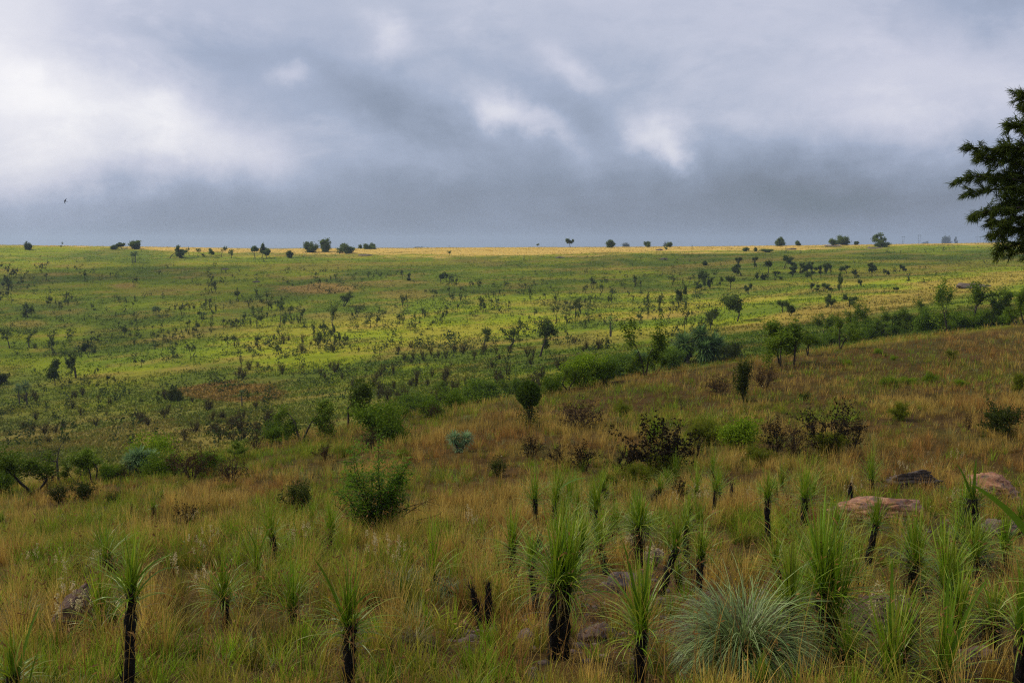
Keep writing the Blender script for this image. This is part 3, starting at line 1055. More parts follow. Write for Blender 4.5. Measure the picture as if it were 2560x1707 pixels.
SF = ('stem', 'foliage')
TREES = [
    (84, 1234, 120, 118, 'dark spiky thorn tree with long bare arms on the brow near the frame edge', 'thorn', {}),
    (150, 1212, 80, 95, 'thin pale thorn tree behind the dark spiky one', 'sparse', dict(dens=2)),
    (235, 1208, 92, 82, 'green layered thorn tree on the brow before the grey-headed cabbage tree', 'thorn', {}),
    (755, 1107, 112, 92, 'wide thorn tree with feathery crown on the brow', 'thorn', dict(dens=1.3)),
    (870, 1069, 66, 112, 'tall thorn tree whose round top rises on a thin bare trunk', 'tree', {}),
    (1112, 1022, 58, 60, 'small see-through thorn tree between two dense bushes on the brow', 'thorn', dict(dens=.7)),
    (1612, 938, 96, 130, 'tall plume-crowned thorn tree on the brow beside the bright green bush', 'thorn', dict(dens=1.0)),
    (1951, 916, 118, 122, 'tall dark thorn tree with broad crown beside the cluster-headed cabbage tree', 'thorn', dict(dens=1.3)),
    (1985, 914, 80, 100, 'multi-stemmed thorn tree leaning out of the tall dark one', 'thorn', {}),
    (2020, 890, 55, 58, 'small leaning thorn tree at the foot of the tall dark pair', 'thorn', dict(dens=.8)),
    (2064, 858, 56, 58, 'first slim thorn tree of the brow hedge', 'thorn', {}),
    (2100, 873, 60, 68, 'forked thorn tree standing forward of the brow hedge', 'thorn', dict(dens=.8)),
    (2150, 842, 56, 66, 'plume-topped thorn tree rising from the brow hedge', 'thorn', {}),
    (2224, 832, 54, 50, 'flat-topped thorn tree in the middle of the brow hedge', 'thorn', {}),
    (2296, 829, 62, 62, 'leafy thorn tree before the bare-armed one in the brow hedge', 'thorn', {}),
    (2367, 833, 74, 104, 'tallest thorn tree of the brow hedge, with one bare arm reaching up', 'thorn', dict(dens=.8)),
    (2435, 820, 74, 88, 'fan-crowned thorn tree past the tallest in the brow hedge', 'thorn', {}),
    (2484, 815, 50, 60, 'short dim thorn tree near the end of the brow hedge', 'thorn', {}),
    (2526, 812, 52, 70, 'thin-crowned thorn tree near the frame edge in the brow hedge', 'thorn', {}),
    (2562, 812, 46, 74, 'dense thorn tree cut by the frame edge in the brow hedge', 'thorn', {}),
]
for i, (X, Y, w_, h_, lb, kd, kw) in enumerate(TREES):
    kw = dict(kw)
    if kd == 'sparse':
        kw.update(a=(.05, .06, .03), b=(.10, .11, .05))
    brow('thorn_tree', kd, X, Y, w_ * 1.12, h_ * (1.25 if X > 2040 else .92 if X > 1900 else 1.1), lb, 600 + i, **kw)

BUSHES = [  # kind X Y w h label category
    ('bush', -8, 1246, 80, 70, 'bright-edged thorn bush cut by the frame edge on the brow', {}),
    ('dark', 147, 1260, 55, 52, 'narrow dark shrub in front of the spiky thorn tree', {}),
    ('dark', 215, 1256, 72, 58, 'wide dark shrub beside the narrow one on the brow', {}),
    ('bright', 372, 1178, 118, 92, 'yellow-green bush behind the grey-headed cabbage tree', dict(d=56)),
    ('bush', 405, 1196, 84, 62, 'dull green bush tucked beside the grey-headed cabbage tree', {}),
    ('twig', 480, 1200, 135, 90, 'big brown leafless thicket on the brow past the grey-headed cabbage tree', dict(dens=1.6)),
    ('twig', 578, 1212, 90, 70, 'dark brown twiggy shrub ending the brow thicket', dict(dens=1.6)),
    ('dark', 285, 1265, 42, 42, 'small olive shrub on the grass in front of the brow', {}),
    ('bush', 690, 1098, 70, 50, 'low dull bush under the feathery thorn tree', {}),
    ('bright', 930, 1080, 80, 60, 'light green bush behind the big rounded bush', dict(d=66)),
    ('bush', 962, 1102, 155, 98, 'big rounded dark green bush on the brow', dict(dens=1.35)),
    ('twig', 925, 1120, 80, 50, 'reddish bare twigs at the foot of the big rounded bush', {}),
    ('twig', 812, 1155, 54, 50, 'round dark brown twig bush on the grass below the brow', dict(dens=2)),
    ('broom', 861, 1143, 72, 36, 'low olive cushion bush beside the round twig bush', {}),
    ('twig', 1085, 1049, 48, 40, 'small fan-shaped brown shrub on the brow', {}),
    ('bush', 1040, 1034, 84, 52, 'low leafy thicket past the big rounded bush', {}),
    ('bush', 1200, 1006, 124, 62, 'long dark hedge-like bush on the brow', dict(dens=1.3)),
    ('bright', 1456, 966, 96, 78, 'bright green dense bush standing out on the brow', dict(dens=1.4)),
    ('bush', 1510, 958, 60, 62, 'darker bush joined to the bright green one', {}),
    ('bush', 1540, 940, 70, 55, 'shaded bush behind the plume-crowned thorn tree', {}),
    ('bush', 1395, 975, 60, 58, 'dim bush between the lollipop bush and the bright green one', dict(d=78)),
    ('dark', 1830, 902, 76, 48, 'low black-green bush beneath the tall dark thorn tree', dict(dens=1.6)),
    ('dark', 1712, 908, 50, 44, 'black-green bush at the foot of the cluster-headed cabbage tree', dict(dens=1.6)),
    ('bush', 2048, 868, 44, 26, 'small dense bush on the brow at the start of the hedge', {}),
    ('bush', 2188, 842, 62, 44, 'rounded dense bush low in the brow hedge', dict(dens=1.3)),
    ('bush', 2260, 830, 50, 40, 'dense bush between the flat-topped and leafy hedge trees', {}),
    ('bush', 2335, 826, 44, 36, 'low bush under the bare-armed hedge tree', {}),
    ('bush', 2400, 822, 46, 38, 'low bush between the tallest and fan-crowned hedge trees', {}),
    ('bush', 2460, 816, 46, 40, 'low bush near the end of the brow hedge', {}),
    # on the brown grass slope
    ('twig', 1450, 1071, 128, 88, 'fan of bare red-brown stems on the brown grass', dict(dens=1.2)),
    ('black', 1643, 1198, 205, 155, 'large black-headed dead shrub above the strap-leaved plants', dict(dens=1.7)),
    ('broom', 1665, 1200, 110, 70, 'olive green bush inside the large black-headed shrub', {}),
    ('black', 1393, 1168, 72, 56, 'small black twig shrub beside the large black-headed one', {}),
    ('black', 1458, 1178, 92, 76, 'ragged black twig shrub touching the large black-headed one', {}),
    ('broom', 1766, 1113, 92, 72, 'olive broom-like bush past the large black-headed shrub', {}),
    ('bright', 1850, 1122, 112, 80, 'mid green rounded bush among the twig shrubs', dict(dens=1.2)),
    ('dark', 1858, 1006, 46, 108, 'black upright column-shaped shrub on the brown grass', dict(dens=2)),
    ('twig', 1800, 988, 86, 54, 'brown twig shrub beside the black column shrub, lower one', dict(dens=1.5)),
    ('twig', 1912, 974, 80, 60, 'brown pale-tipped twig shrub behind the black column shrub', dict(dens=1.5)),
    ('black', 2065, 1138, 165, 130, 'wide black-stemmed shrub with open branches on the brown slope', dict(dens=1.0)),
    ('broom', 2075, 1140, 95, 62, 'dark olive bush at the foot of the wide black-stemmed shrub', {}),
    ('black', 1938, 1142, 92, 100, 'leaning black twig shrub next to the wide black-stemmed one', {}),
    ('dark', 2500, 1088, 104, 90, 'dark green dense shrub near the frame edge on the brown slope', dict(dens=1.5)),
    ('dark', 747, 1284, 88, 84, 'dark leafy shrub on the grass beside the big leafy bush', {}),
    ('black', 468, 1335, 84, 84, 'black-headed weedy shrub on the straw grass', {}),
    ('dark', 1246, 1190, 60, 52, 'small leafy shrub in the straw grass above the strap-leaved plants', {}),
    ('bright', 2195, 885, 26, 18, 'small dense green bush on the upper brown slope', {}),
    ('bright', 2117, 914, 34, 20, 'pair-lobed green bush on the upper brown slope', {}),
    ('bright', 2234, 900, 22, 16, 'tiny round green bush on the upper brown slope', {}),
    ('bright', 2322, 956, 40, 36, 'upright green bush in the rusty grass', {}),
    ('bright', 2270, 960, 58, 24, 'low spreading green bush beside the upright one in the rusty grass', {}),
    ('bright', 2222, 966, 54, 32, 'yellow-green bush at the end of the row in the rusty grass', {}),
    ('bright', 2402, 966, 40, 26, 'small bush past the row in the rusty grass', {}),
    ('broom', 2380, 895, 44, 24, 'loose olive weed clump high on the rusty grass', {}),
    ('broom', 1560, 1040, 50, 44, 'yellowish weed bush in the brown grass below the brow', {}),
    ('sparse', 1700, 1040, 46, 50, 'tiny leaning tree in the brown grass above the olive broom bush', {}),
    ('broom', 2545, 985, 36, 54, 'slender green weed at the frame edge on the rusty grass', {}),
    ('broom', 2250, 1050, 52, 48, 'faint green weed bush in the middle of the rusty grass', {}),
]
for i, (kd, X, Y, w_, h_, lb, kw) in enumerate(BUSHES):
    kw = dict(kw)
    nm = {'bush': 'green_bush', 'bright': 'green_bush', 'dark': 'dark_shrub', 'twig': 'twig_shrub', 'black': 'black_shrub', 'broom': 'broom_bush', 'sparse': 'tiny_tree'}[kd]
    brow(nm, kd, X, Y, w_, h_, lb, 700 + i, 'shrub' if kd in ('twig', 'black', 'dark') else 'bush', SF, **kw)


MORE = [
    ('black', 1330, 1150, 70, 60, 'thin black twig shrub standing before the small pair of black twig shrubs'),
    ('black', 1560, 1185, 90, 80, 'black twig shrub leaning toward the large black-headed one'),
    ('broom', 1600, 1215, 90, 60, 'yellow-olive low bush in front of the large black-headed shrub'),
    ('black', 1740, 1160, 60, 70, 'narrow black twig shrub between the large black-headed one and the olive broom bush'),
    ('twig', 1985, 1150, 90, 90, 'rust-brown twig shrub wedged between the black ones'),
    ('black', 2130, 1130, 80, 90, 'black twig shrub at the far side of the wide black-stemmed one'),
    ('broom', 1890, 1165, 80, 50, 'olive low bush before the mid green rounded bush'),
    ('black', 1700, 1245, 50, 60, 'bare black twigs among the lilies under the black-headed shrub'),
    ('broom', 1520, 1225, 70, 46, 'dull yellow-green bush among the lilies at the head of the group'),
    ('bright', 1640, 1100, 50, 44, 'small bright leafy bush poking from behind the large black-headed shrub'),
    ('dark', 2010, 1000, 36, 30, 'little dark bush high on the brown slope past the pale-tipped twig shrub'),
    ('twig', 2420, 1075, 30, 50, 'thin dead dark stalks on the rusty grass beside the dense shrub'),
    ('broom', 560, 1240, 60, 40, 'olive weed bush on the straw slope under the brow thicket'),
    ('broom', 1010, 1150, 60, 36, 'yellowish weed bush in the grass beside the rosette shrub'),
]
for i, (kd, X, Y, w_, h_, lb) in enumerate(MORE):
    nm = {'bright': 'green_bush', 'dark': 'dark_shrub', 'twig': 'twig_shrub', 'black': 'black_shrub', 'broom': 'broom_bush'}[kd]
    brow(nm, kd, X, Y, w_, h_, lb, 840 + i, 'bush' if kd in ('broom', 'bright') else 'shrub', SF)
HEDGE = [(2030, 868, 60, 50), (2075, 862, 56, 44), (2120, 856, 66, 56), (2165, 848, 60, 60), (2205, 842, 70, 52), (2245, 836, 60, 56), (2280, 832, 60, 50), (2320, 829, 70, 58), (2350, 828, 60, 46),
         (2390, 824, 66, 56), (2420, 822, 64, 50), (2450, 820, 60, 58), (2475, 818, 60, 54), (2505, 815, 64, 62), (2540, 813, 60, 60), (2000, 880, 56, 40)]
for i, (X, Y, w_, h_) in enumerate(HEDGE):
    brow('hedge_bush', 'bush' if i % 2 else 'thorn', X, Y, w_ * .9, h_ * (.5 + .5 * ((i * 7) % 5) / 4), 'dark green thorn bush in the unbroken hedge along the brow under the bare-armed tree', 860 + i, 'bush', SF, group='bushes of the brow hedge')
FILL = [(1000, 1055, 70, 46), (1075, 1040, 70, 50), (1140, 1022, 66, 52), (1255, 1000, 60, 50), (1290, 990, 50, 44), (1380, 985, 60, 52), (1420, 975, 56, 60), (1525, 950, 64, 64), (1570, 942, 70, 60), (1640, 935, 56, 56), (1680, 925, 60, 56)]
for i, (X, Y, w_, h_) in enumerate(FILL):
    brow('brow_bush', 'bush' if i % 3 else 'thorn', X, Y, w_, h_, 'dull green bush on the brow between the big rounded bush and the plume-crowned thorn tree', 880 + i, 'bush', SF, group='bushes filling the middle of the brow', dens=.8)
FILLL = [(20, 1225, 80, 60), (120, 1218, 70, 55), (190, 1208, 70, 60), (275, 1205, 64, 50), (310, 1200, 60, 46), (440, 1190, 70, 60), (520, 1190, 70, 60), (640, 1125, 60, 50), (600, 1150, 60, 50), (690, 1112, 60, 46), (820, 1085, 56, 46)]
for i, (X, Y, w_, h_) in enumerate(FILLL):
    brow('brow_shrub', ('bush', 'twig', 'thorn')[i % 3], X, Y, w_, h_, 'low mixed scrub bush on the brow near the grey-headed cabbage tree', 895 + i, 'shrub', SF, group='scrub bushes of the lower brow')


# bush on a stalk, and the big leafy bush in front
def lollipop():
    p = at(1322, 1066)
    k = pxm(p)
    rng = np.random.RandomState(71)
    wood, fol = Geo(), Geo()
    for q in range(6):
        a = rng.uniform(-.35, .35)
        t = np.array([a * 36 * k, rng.normal(0, 5) * k, 66 * k])
        m = t * [.35, .5, .5] + rng.normal(0, 2 * k, 3)
        tubes(wood, [[0, 0, 0, *m, .03, .022], [*m, *t, .022, .012]], (.045, .035, .022))
    n = 5200
    d = rng.normal(size=(n, 3))
    d /= np.linalg.norm(d, axis=1)[:, None]
    r = rng.uniform(.35, 1.0, n) ** .6
    lump = 1 + .22 * (fbm(d[:, 0] * 3 + 5, d[:, 2] * 3 + d[:, 1] * 2, 8, 3) - .5) * 2
    C = d * (r * lump)[:, None] * np.array([33, 33, 36]) * k + np.array([0, 0, 82 * k])
    C[:, :2] *= (1 - .25 * np.clip((82 * k - C[:, 2:3]) / (36 * k), 0, 1))
    leaves(fol, C, rng.uniform(.08, .15, n), .05, lerp(np.array([.045, .085, .012]), np.array([.095, .15, .016]), rng.rand(n)), rng, up=.4)
    m = 900
    C = np.stack([rng.normal(0, 14, m), rng.normal(0, 10, m), rng.uniform(2, 50, m)], 1) * k
    leaves(fol, C, .09, .04, jit(rng, (.07, .09, .02), m), rng)
    root = empty('stalked_bush', p)
    obj('stem', wood.mesh('stem', M_BARK), root)
    obj('foliage', fol.mesh('foliage', M_LEAF), root)
    tag(root, 'lollipop-shaped green bush on a cluster of bare stems at the brow', 'bush')


lollipop()


def leafy_bush():
    p = at(945, 1340)
    k = pxm(p) * 1.25
    rng = np.random.RandomState(72)
    wood, fol = Geo(), Geo()
    H = 218 * k
    pts = []
    for q in range(16):
        a = rng.uniform(0, 6.28)
        ln = rng.uniform(.15, .95)
        P = np.zeros(3)
        d = np.array([math.cos(a) * ln, math.sin(a) * ln, 1.0])
        L = H * rng.uniform(.55, 1.0) * (1 - ln * .35)
        n = 7
        r = .02
        for i in range(n):
            d = d + rng.normal(0, .09, 3)
            d /= np.linalg.norm(d)
            Q = P + d * L / n
            tubes(wood, [[*P, *Q, r, r * .82]], (.04, .03, .018))
            r *= .82
            P = Q
            if i >= 1:
                pts.append(P.copy())
                for _ in range(4):
                    kd = d * .4 + rng.normal(0, .6, 3)
                    kd /= np.linalg.norm(kd)
                    T = P + kd * rng.uniform(.12, .34)
                    tubes(wood, [[*P, *T, r * .5, .003]], (.04, .03, .018), 3)
                    pts.append(T)
                    pts.append((T + P) / 2)
    pts = np.array(pts)
    wdt = np.clip(1.2 - pts[:, 2] / H * .95, .28, 1.15) * 120 * k
    rad = np.linalg.norm(pts[:, :2], axis=1)
    pts[:, :2] *= np.minimum(1, wdt / np.maximum(rad, 1e-6))[:, None]
    n = 6
    P = np.repeat(pts, n, 0) + rng.normal(0, .05, (len(pts) * n, 3))
    M = len(P)
    az_ = rng.uniform(0, 6.28, M)
    col = lerp(np.array([.07, .17, .012]), np.array([.20, .34, .02]), np.repeat(rng.rand(len(pts)), n) * .6 + rng.rand(M) * .4)
    blades(fol, P, az_, rng.uniform(.9, 1.7, M), rng.uniform(.4, 1.0, M), rng.uniform(.07, .14, M), rng.uniform(.026, .042, M), col, col * 1.1, 3, power=.55)
    # bare dead branches on the far side and at the foot
    for (a, el_, L) in ((-.35, 1.05, 1.0), (-.2, .75, 1.05), (-.1, .5, 1.0), (.05, .25, .95), (3.3, .5, .8), (2.9, .2, .8)):
        P = np.array([0, 0, .12])
        d = np.array([math.cos(a) * math.cos(el_), math.sin(a) * .5, math.sin(el_)])
        r = .016
        for i in range(6):
            d = d + rng.normal(0, .12, 3)
            d /= np.linalg.norm(d)
            Q = P + d * L / 5 * 1.1
            tubes(wood, [[*P, *Q, r, r * .78]], (.03, .022, .015), 4)
            for _ in range(2):
                kd = d + rng.normal(0, .5, 3)
                tubes(wood, [[*Q, *(Q + kd * rng.uniform(.08, .25)), r * .5, .002]], (.03, .022, .015), 3)
            r *= .78
            P = Q
    root = empty('leafy_bush', p)
    obj('stem', wood.mesh('stem', M_BARK), root)
    obj('foliage', fol.mesh('foliage', M_LEAF), root)
    tag(root, 'big leafy dark green bush with bare dead twigs poking out at its side', 'bush')


leafy_bush()


# ------------------------------------------------------------------ strap-leaved black-stick lilies
def lily(Xb, Yb, Xt, Yt, sw, up, spread, n, label, seed, d=None, extra=(), char=False, long=(), shaggy=False, group=None, name='stick_lily', hang=.12):
    """stem(s) from base pixel to top pixel, sw wide; a crown of leaves reaching up px above the top and spread px sideways."""
    p = at_d(Xb, d) if d else at(Xb, Yb)
    k = pxm(p)
    rng = np.random.RandomState(seed)
    root = empty(name, p)
    CLEAR.append((p.x, p.y, .16 + sw * k * .7, .35 + .5 * (n > 100)))
    tops = [((Xt - Xb) * k, (Yb - Yt) * k / CP, 0.0)]
    bases = [0.0]
    for (bx, tx, ty) in extra:
        tops.append(((tx - Xb) * k, (Yb - ty) * k / CP, rng.uniform(-.05, .05)))
        bases.append((bx - Xb) * k)
    for (tx, tz, ty), bx in zip(tops, bases):
        g = Geo()
        ns, nr = 10, 12
        V = []
        for i in range(nr + 1):
            t = i / nr
            r = sw * k / 2 * .8 * (1.12 - .25 * t) * (1 + .12 * math.sin(i * 2.1 + seed))
            if char and t > .8:
                r *= max(.12, (1 - t) / .2)
            cx = bx + (tx - bx) * t + .012 * math.sin(3 * t + seed)
            an = np.arange(ns) * 2 * math.pi / ns
            rr = r * (1 + rng.normal(0, .13, ns))
            V.append(np.stack([cx + rr * np.cos(an), ty * t + rr * np.sin(an), np.full(ns, -.08 + (tz + .08) * t)], 1))
        V = np.concatenate(V)
        q = [[i * ns + j, i * ns + (j + 1) % ns, (i + 1) * ns + (j + 1) % ns, (i + 1) * ns + j] for i in range(nr) for j in range(ns)]
        g.add(V, jit(rng, (.012, .010, .008), len(V), .2), q)
        g.add([[tx, ty, tz + .01]], (.015, .012, .01))
        top = nr * ns
        g.t.append(np.array([[top + j, top + (j + 1) % ns, len(V)] for j in range(ns)]))
        # old leaf-base fibres bristling up the stem
        m = 150 if not shaggy else 420
        t = rng.rand(m)
        an = rng.uniform(0, 6.28, m)
        r = sw * k / 2
        P = np.stack([bx + (tx - bx) * t + r * .85 * np.cos(an), ty * t + r * .85 * np.sin(an), tz * t], 1)
        blades(g, P, an, np.abs(rng.normal(.25 if not shaggy else .6, .2, m)), rng.normal(.1, .3, m), rng.uniform(.04, .09, m) * (2.2 if shaggy else 1), rng.uniform(.006, .014, m),
               jit(rng, (.022, .017, .012) if not shaggy else (.045, .038, .018), m, .3), jit(rng, (.045, .034, .022) if not shaggy else (.08, .065, .03), m, .3), 2)
        obj('stem', g.mesh('stem', M_CHAR), root)
    if n:
        g = Geo()
        U, SPR = up * k * 1.2, spread * k * 1.05
        for (tx, tz, ty) in tops:
            m = n // len(tops)
            a = rng.uniform(0, 6.28, m)
            rank = rng.rand(m)                      # 0 = heart, upright; 1 = outer, arching
            heart = rank < .34
            q = rank / .34
            r2 = (rank - .34) / .66
            tilt = np.where(heart, .02 + .28 * q, .26 + 1.0 * r2) + rng.normal(0, .06, m)
            L = np.where(heart, U * rng.uniform(.5, 1.04, m) * (1 - .25 * q), (U * (.58 - .38 * r2) + SPR * (.30 + .5 * r2)) * rng.uniform(.55, 1.1, m) * (1.22 if n >= 190 else 1.08))
            bend = np.where(heart, rng.uniform(.02, .35, m), rng.uniform(.3, 1.2, m) + r2 * rng.uniform(0, 1.0, m))
            P = np.stack([tx + rng.normal(0, sw * k * .2, m), ty + rng.normal(0, sw * k * .2, m), tz - np.where(heart, 0, r2 * .22) * U * rng.uniform(.3, 1, m) + rng.normal(0, .012, m)], 1)
            c = lerp(np.array([.12, .27, .014]), np.array([.30, .42, .026]), rng.rand(m)) * (1 + rng.normal(0, .15, (m, 1)))
            tipc = lerp(c, np.array([.40, .34, .09]), np.where(rng.rand(m) < .35, .7, .1))
            wd = rng.uniform(.008, .014, m) * (1 + .45 * heart)
            blades(g, P, a, tilt, bend, L, wd, c * .75, tipc, 6, rng.uniform(-.7, .7, m), .6)
            h = int(m * (.45 if not shaggy else .9))   # withered skirt
            a = rng.uniform(0, 6.28, h)
            P = np.stack([tx + np.cos(a) * sw * k * .3, ty + np.sin(a) * sw * k * .3, tz - rng.uniform(0, .35, h) * U * (1 if not shaggy else 2)], 1)
            c = jit(rng, (.17, .13, .045), h, .35)
            blades(g, P, a, rng.uniform(.7, 1.4, h), rng.uniform(.8, 1.9, h), rng.uniform(.35, .85, h) * SPR * (1 + hang), rng.uniform(.004, .008, h), c, c * .9, 5)
        for (x0, y0, x1, y1, wpx) in long:          # single long leaf, start and tip in photo pixels, at the plant's depth
            s0 = np.array([(x0 - Xb) * k, 0, (Yb - y0) * k])
            s1 = np.array([(x1 - Xb) * k, -.1, (Yb - y1) * k])
            ts = np.linspace(0, 1, 9)
            ln = np.linalg.norm(s1 - s0)
            rows = [s0 + (s1 - s0) * t + np.array([0, 0, .10 * ln * math.sin(math.pi * t)]) for t in ts]
            V, C = [], []
            for t, q in zip(ts, rows):
                dd = (s1 - s0) / ln
                nrm = np.array([-dd[2], 0, dd[0]]) * .8 + np.array([0, .6, 0])
                hw = wpx * k / 2 * (1 - t) ** .5 * (.7 + .3 * min(1, t * 4))
                V += [q - nrm * hw, q + np.array([0, .006, -.004]) * (1 - t), q + nrm * hw]
                C += [np.array([.11, .20, .02]) * (1 + .2 * t)] * 3
            f = []
            for i in range(8):
                f += [[3 * i, 3 * i + 1, 3 * i + 4, 3 * i + 3], [3 * i + 1, 3 * i + 2, 3 * i + 5, 3 * i + 4]]
            g.add(V, C, f)
        obj('leaf_crown', g.mesh('leaf_crown', M_LILY), root)
    return tag(root, label, 'lily' if n else 'stump', group)


LILIES = [
    (312, 1732, 340, 1477, 32, 165, 105, 90, 'tall lone black-stemmed lily leaning beside the brown boulder', dict(long=[(342, 1480, 342, 1308, 10), (345, 1450, 460, 1362, 7)])),
    (280, 1600, 284, 1545, 18, 60, 55, 70, 'short black lily stub right against the brown boulder'.replace('right against', 'close against'), {}),
    (654, 1466, 644, 1430, 14, 135, 62, 110, 'low lily with two long raised leaves in the straw grass', dict(long=[(648, 1380, 613, 1296, 6), (652, 1375, 692, 1300, 6)])),
    (877, 1722, 876, 1556, 36, 170, 115, 120, 'black-stemmed lily at the bottom edge below the big leafy bush', dict(long=[(872, 1570, 795, 1368, 15), (880, 1520, 950, 1455, 8)])),
    (1338, 1322, 1336, 1246, 16, 95, 50, 120, 'slim black-stemmed lily at the head of the group, farthest from the orange rock', {}),
    (1384, 1315, 1387, 1261, 15, 98, 62, 110, 'lily with an arching side leaf beside the slim one at the head of the group', dict(long=[(1390, 1225, 1466, 1188, 6)])),
    (1488, 1378, 1492, 1272, 18, 108, 52, 120, 'lily with thick dead collar behind the largest drooping lily', {}),
    (1585, 1400, 1583, 1330, 17, 116, 52, 120, 'dark green lily between the collared lily and the reddish soil', {}),
    (1384, 1648, 1390, 1447, 32, 205, 135, 330, 'largest lily with two black stems and drooping bright green leaves', dict(extra=[(1408, 1420, 1450)], hang=.6)),
    (1600, 1722, 1601, 1566, 33, 228, 92, 150, 'upright lily on a black stem at the bottom edge, before the grey-green clump', dict(long=[(1598, 1560, 1548, 1330, 12), (1604, 1560, 1618, 1320, 9)])),
    (1206, 1370, 1206, 1350, 12, 72, 34, 90, 'small leafy lily tuft past the big leafy bush', {}),
    (1698, 1476, 1695, 1438, 16, 95, 40, 80, 'short lily stub behind the leaning black-stemmed one', {}),
    (1740, 1480, 1751, 1386, 22, 108, 52, 120, 'leaning black-stemmed lily above the grey-green clump', {}),
    (1919, 1366, 1916, 1242, 17, 76, 42, 110, 'neat upright lily on a tall bare black stem', {}),
    (2060, 1656, 2047, 1462, 30, 272, 120, 330, 'tallest lily, a column of bright leaves beside the grey-green clump', dict(extra=[(2085, 2082, 1540)], hang=.3)),
    (2011, 1312, 2011, 1242, 20, 118, 80, 190, 'bushy lily behind the tallest one', {}),
    (2179, 1224, 2177, 1196, 14, 105, 48, 110, 'yellow-green lily standing at the end of the dark layered slab', {}),
    (2364, 1586, 2362, 1458, 26, 178, 112, 190, 'wide-leaved lily on a black stem beside the flat brown rock', {}),
    (2413, 1436, 2422, 1245, 40, 80, 52, 90, 'shaggy dark lily column with a single raised leaf near the orange rocks', dict(shaggy=True, long=[(2424, 1250, 2418, 1135, 9), (2420, 1240, 2370, 1150, 7)])),
    (2230, 1722, 2223, 1672, 34, 235, 145, 120, 'lily of long upright blades at the bottom edge in front of the flat brown rock', dict(long=[(2222, 1660, 2204, 1372, 14)])),
    (2362, 1724, 2358, 1680, 30, 220, 165, 110, 'lily of fanned stiff blades at the bottom edge near the corner', dict(long=[(2356, 1670, 2342, 1412, 15), (2362, 1670, 2440, 1420, 13)])),
    (2554, 1736, 2552, 1560, 46, 190, 130, 130, 'thick black-stemmed lily cut by the frame edge in the corner', dict(long=[(2540, 1640, 2514, 1500, 12), (2556, 1330, 2514, 1276, 7)])),
    (1788, 1286, 1786, 1226, 14, 66, 36, 80, 'thin lily beside the two charred stumps', {}),
    (1248, 1440, 1248, 1428, 14, 92, 48, 80, 'stemless lily tuft in the grass beyond the blue-green tussock', {}),
    (384, 1294, 384, 1268, 12, 28, 16, 70, 'stubby dark lily on the straw grass near the weedy shrub', {}),
    (329, 1292, 329, 1266, 7, 24, 14, 50, 'thin little lily beside the stubby dark one', {}),
    (280, 1327, 280, 1308, 10, 26, 16, 60, 'small dark lily tuft below the thin little one', {}),
    (5, 1314, 5, 1298, 11, 28, 18, 60, 'small dark lily tuft cut by the frame edge', {}),
    (406, 1256, 406, 1238, 6, 20, 12, 50, 'tiny lily above the stubby dark one', {}),
    (252, 1310, 252, 1296, 9, 24, 16, 50, 'tiny lily tuft furthest up the straw slope'.replace('furthest', 'set higher'), {}),
    (99, 1462, 99, 1440, 12, 40, 30, 70, 'squat lily in the straw grass above the brown boulder', {}),
    (152, 1440, 152, 1420, 10, 60, 26, 60, 'narrow upright lily above the brown boulder', {}),
    (30, 1760, 36, 1690, 30, 150, 90, 60, 'long-bladed lily rising from the bottom corner before the brown boulder', dict(long=[(40, 1720, 136, 1484, 16), (70, 1730, 126, 1600, 10)])),
    (2700, 1600, 2690, 1320, 36, 190, 120, 120, 'lily outside the corner sending one long diagonal blade over the rusty grass', dict(d=6.2, long=[(2690, 1310, 2430, 1040, 26)])),
    (1900, 1735, 1902, 1712, 24, 90, 90, 80, 'low lily tuft at the bottom edge in front of the grey-green clump', {}),
    (2140, 1470, 2140, 1440, 14, 90, 60, 90, 'low lily tuft between the tallest lily and the wide-leaved one', {}),
    (2300, 1400, 2300, 1385, 14, 80, 50, 90, 'soft lily tuft just under the orange rock', {}),
    (1440, 1240, 1440, 1222, 12, 60, 40, 80, 'small lily tuft under the ragged black shrub', {}),
    (1900, 1262, 1900, 1246, 12, 60, 40, 80, 'small lily tuft behind the neat upright lily', {}),
]
for i, (Xb, Yb, Xt, Yt, sw, up, sp, n, lb, kw) in enumerate(LILIES):
    lily(Xb, Yb, Xt, Yt, sw, up, sp, n, lb, 1000 + i, **kw)
rt = np.random.RandomState(404)
for (X0, X1, Y0, Y1, cnt, lb, gp) in (
        (1960, 2550, 1340, 1690, 17, 'bushy strap-leaved lily in the thicket between the orange boulder and the bottom corner', 'thicket lilies under the orange boulder'),
        (1270, 1790, 1235, 1430, 15, 'short-stemmed lily in the crowd between the black-headed shrub and the bare reddish soil', 'lilies crowding above the reddish soil'),
        (1480, 2140, 1200, 1300, 9, 'small lily in the loose row between the black-headed shrub and the dark slab', 'small lilies under the black shrubs'),
        (60, 1120, 1330, 1640, 9, 'leafy lily tuft scattered through the straw grass around the lone leaning lily', 'lily tufts in the straw grass')):
    for q in range(cnt):
        X, Y = rt.uniform(X0, X1), rt.uniform(Y0, Y1)
        sc = (Y - 950) / 500.
        hs = rt.uniform(20, 75) * sc
        lily(X, Y, X + rt.normal(0, 14) * sc, Y - hs, rt.uniform(14, 22) * sc, rt.uniform(75, 150) * sc, rt.uniform(60, 110) * sc, int(rt.uniform(90, 170)), lb, 1300 + int(X), group=gp, shaggy=rt.rand() < .3)
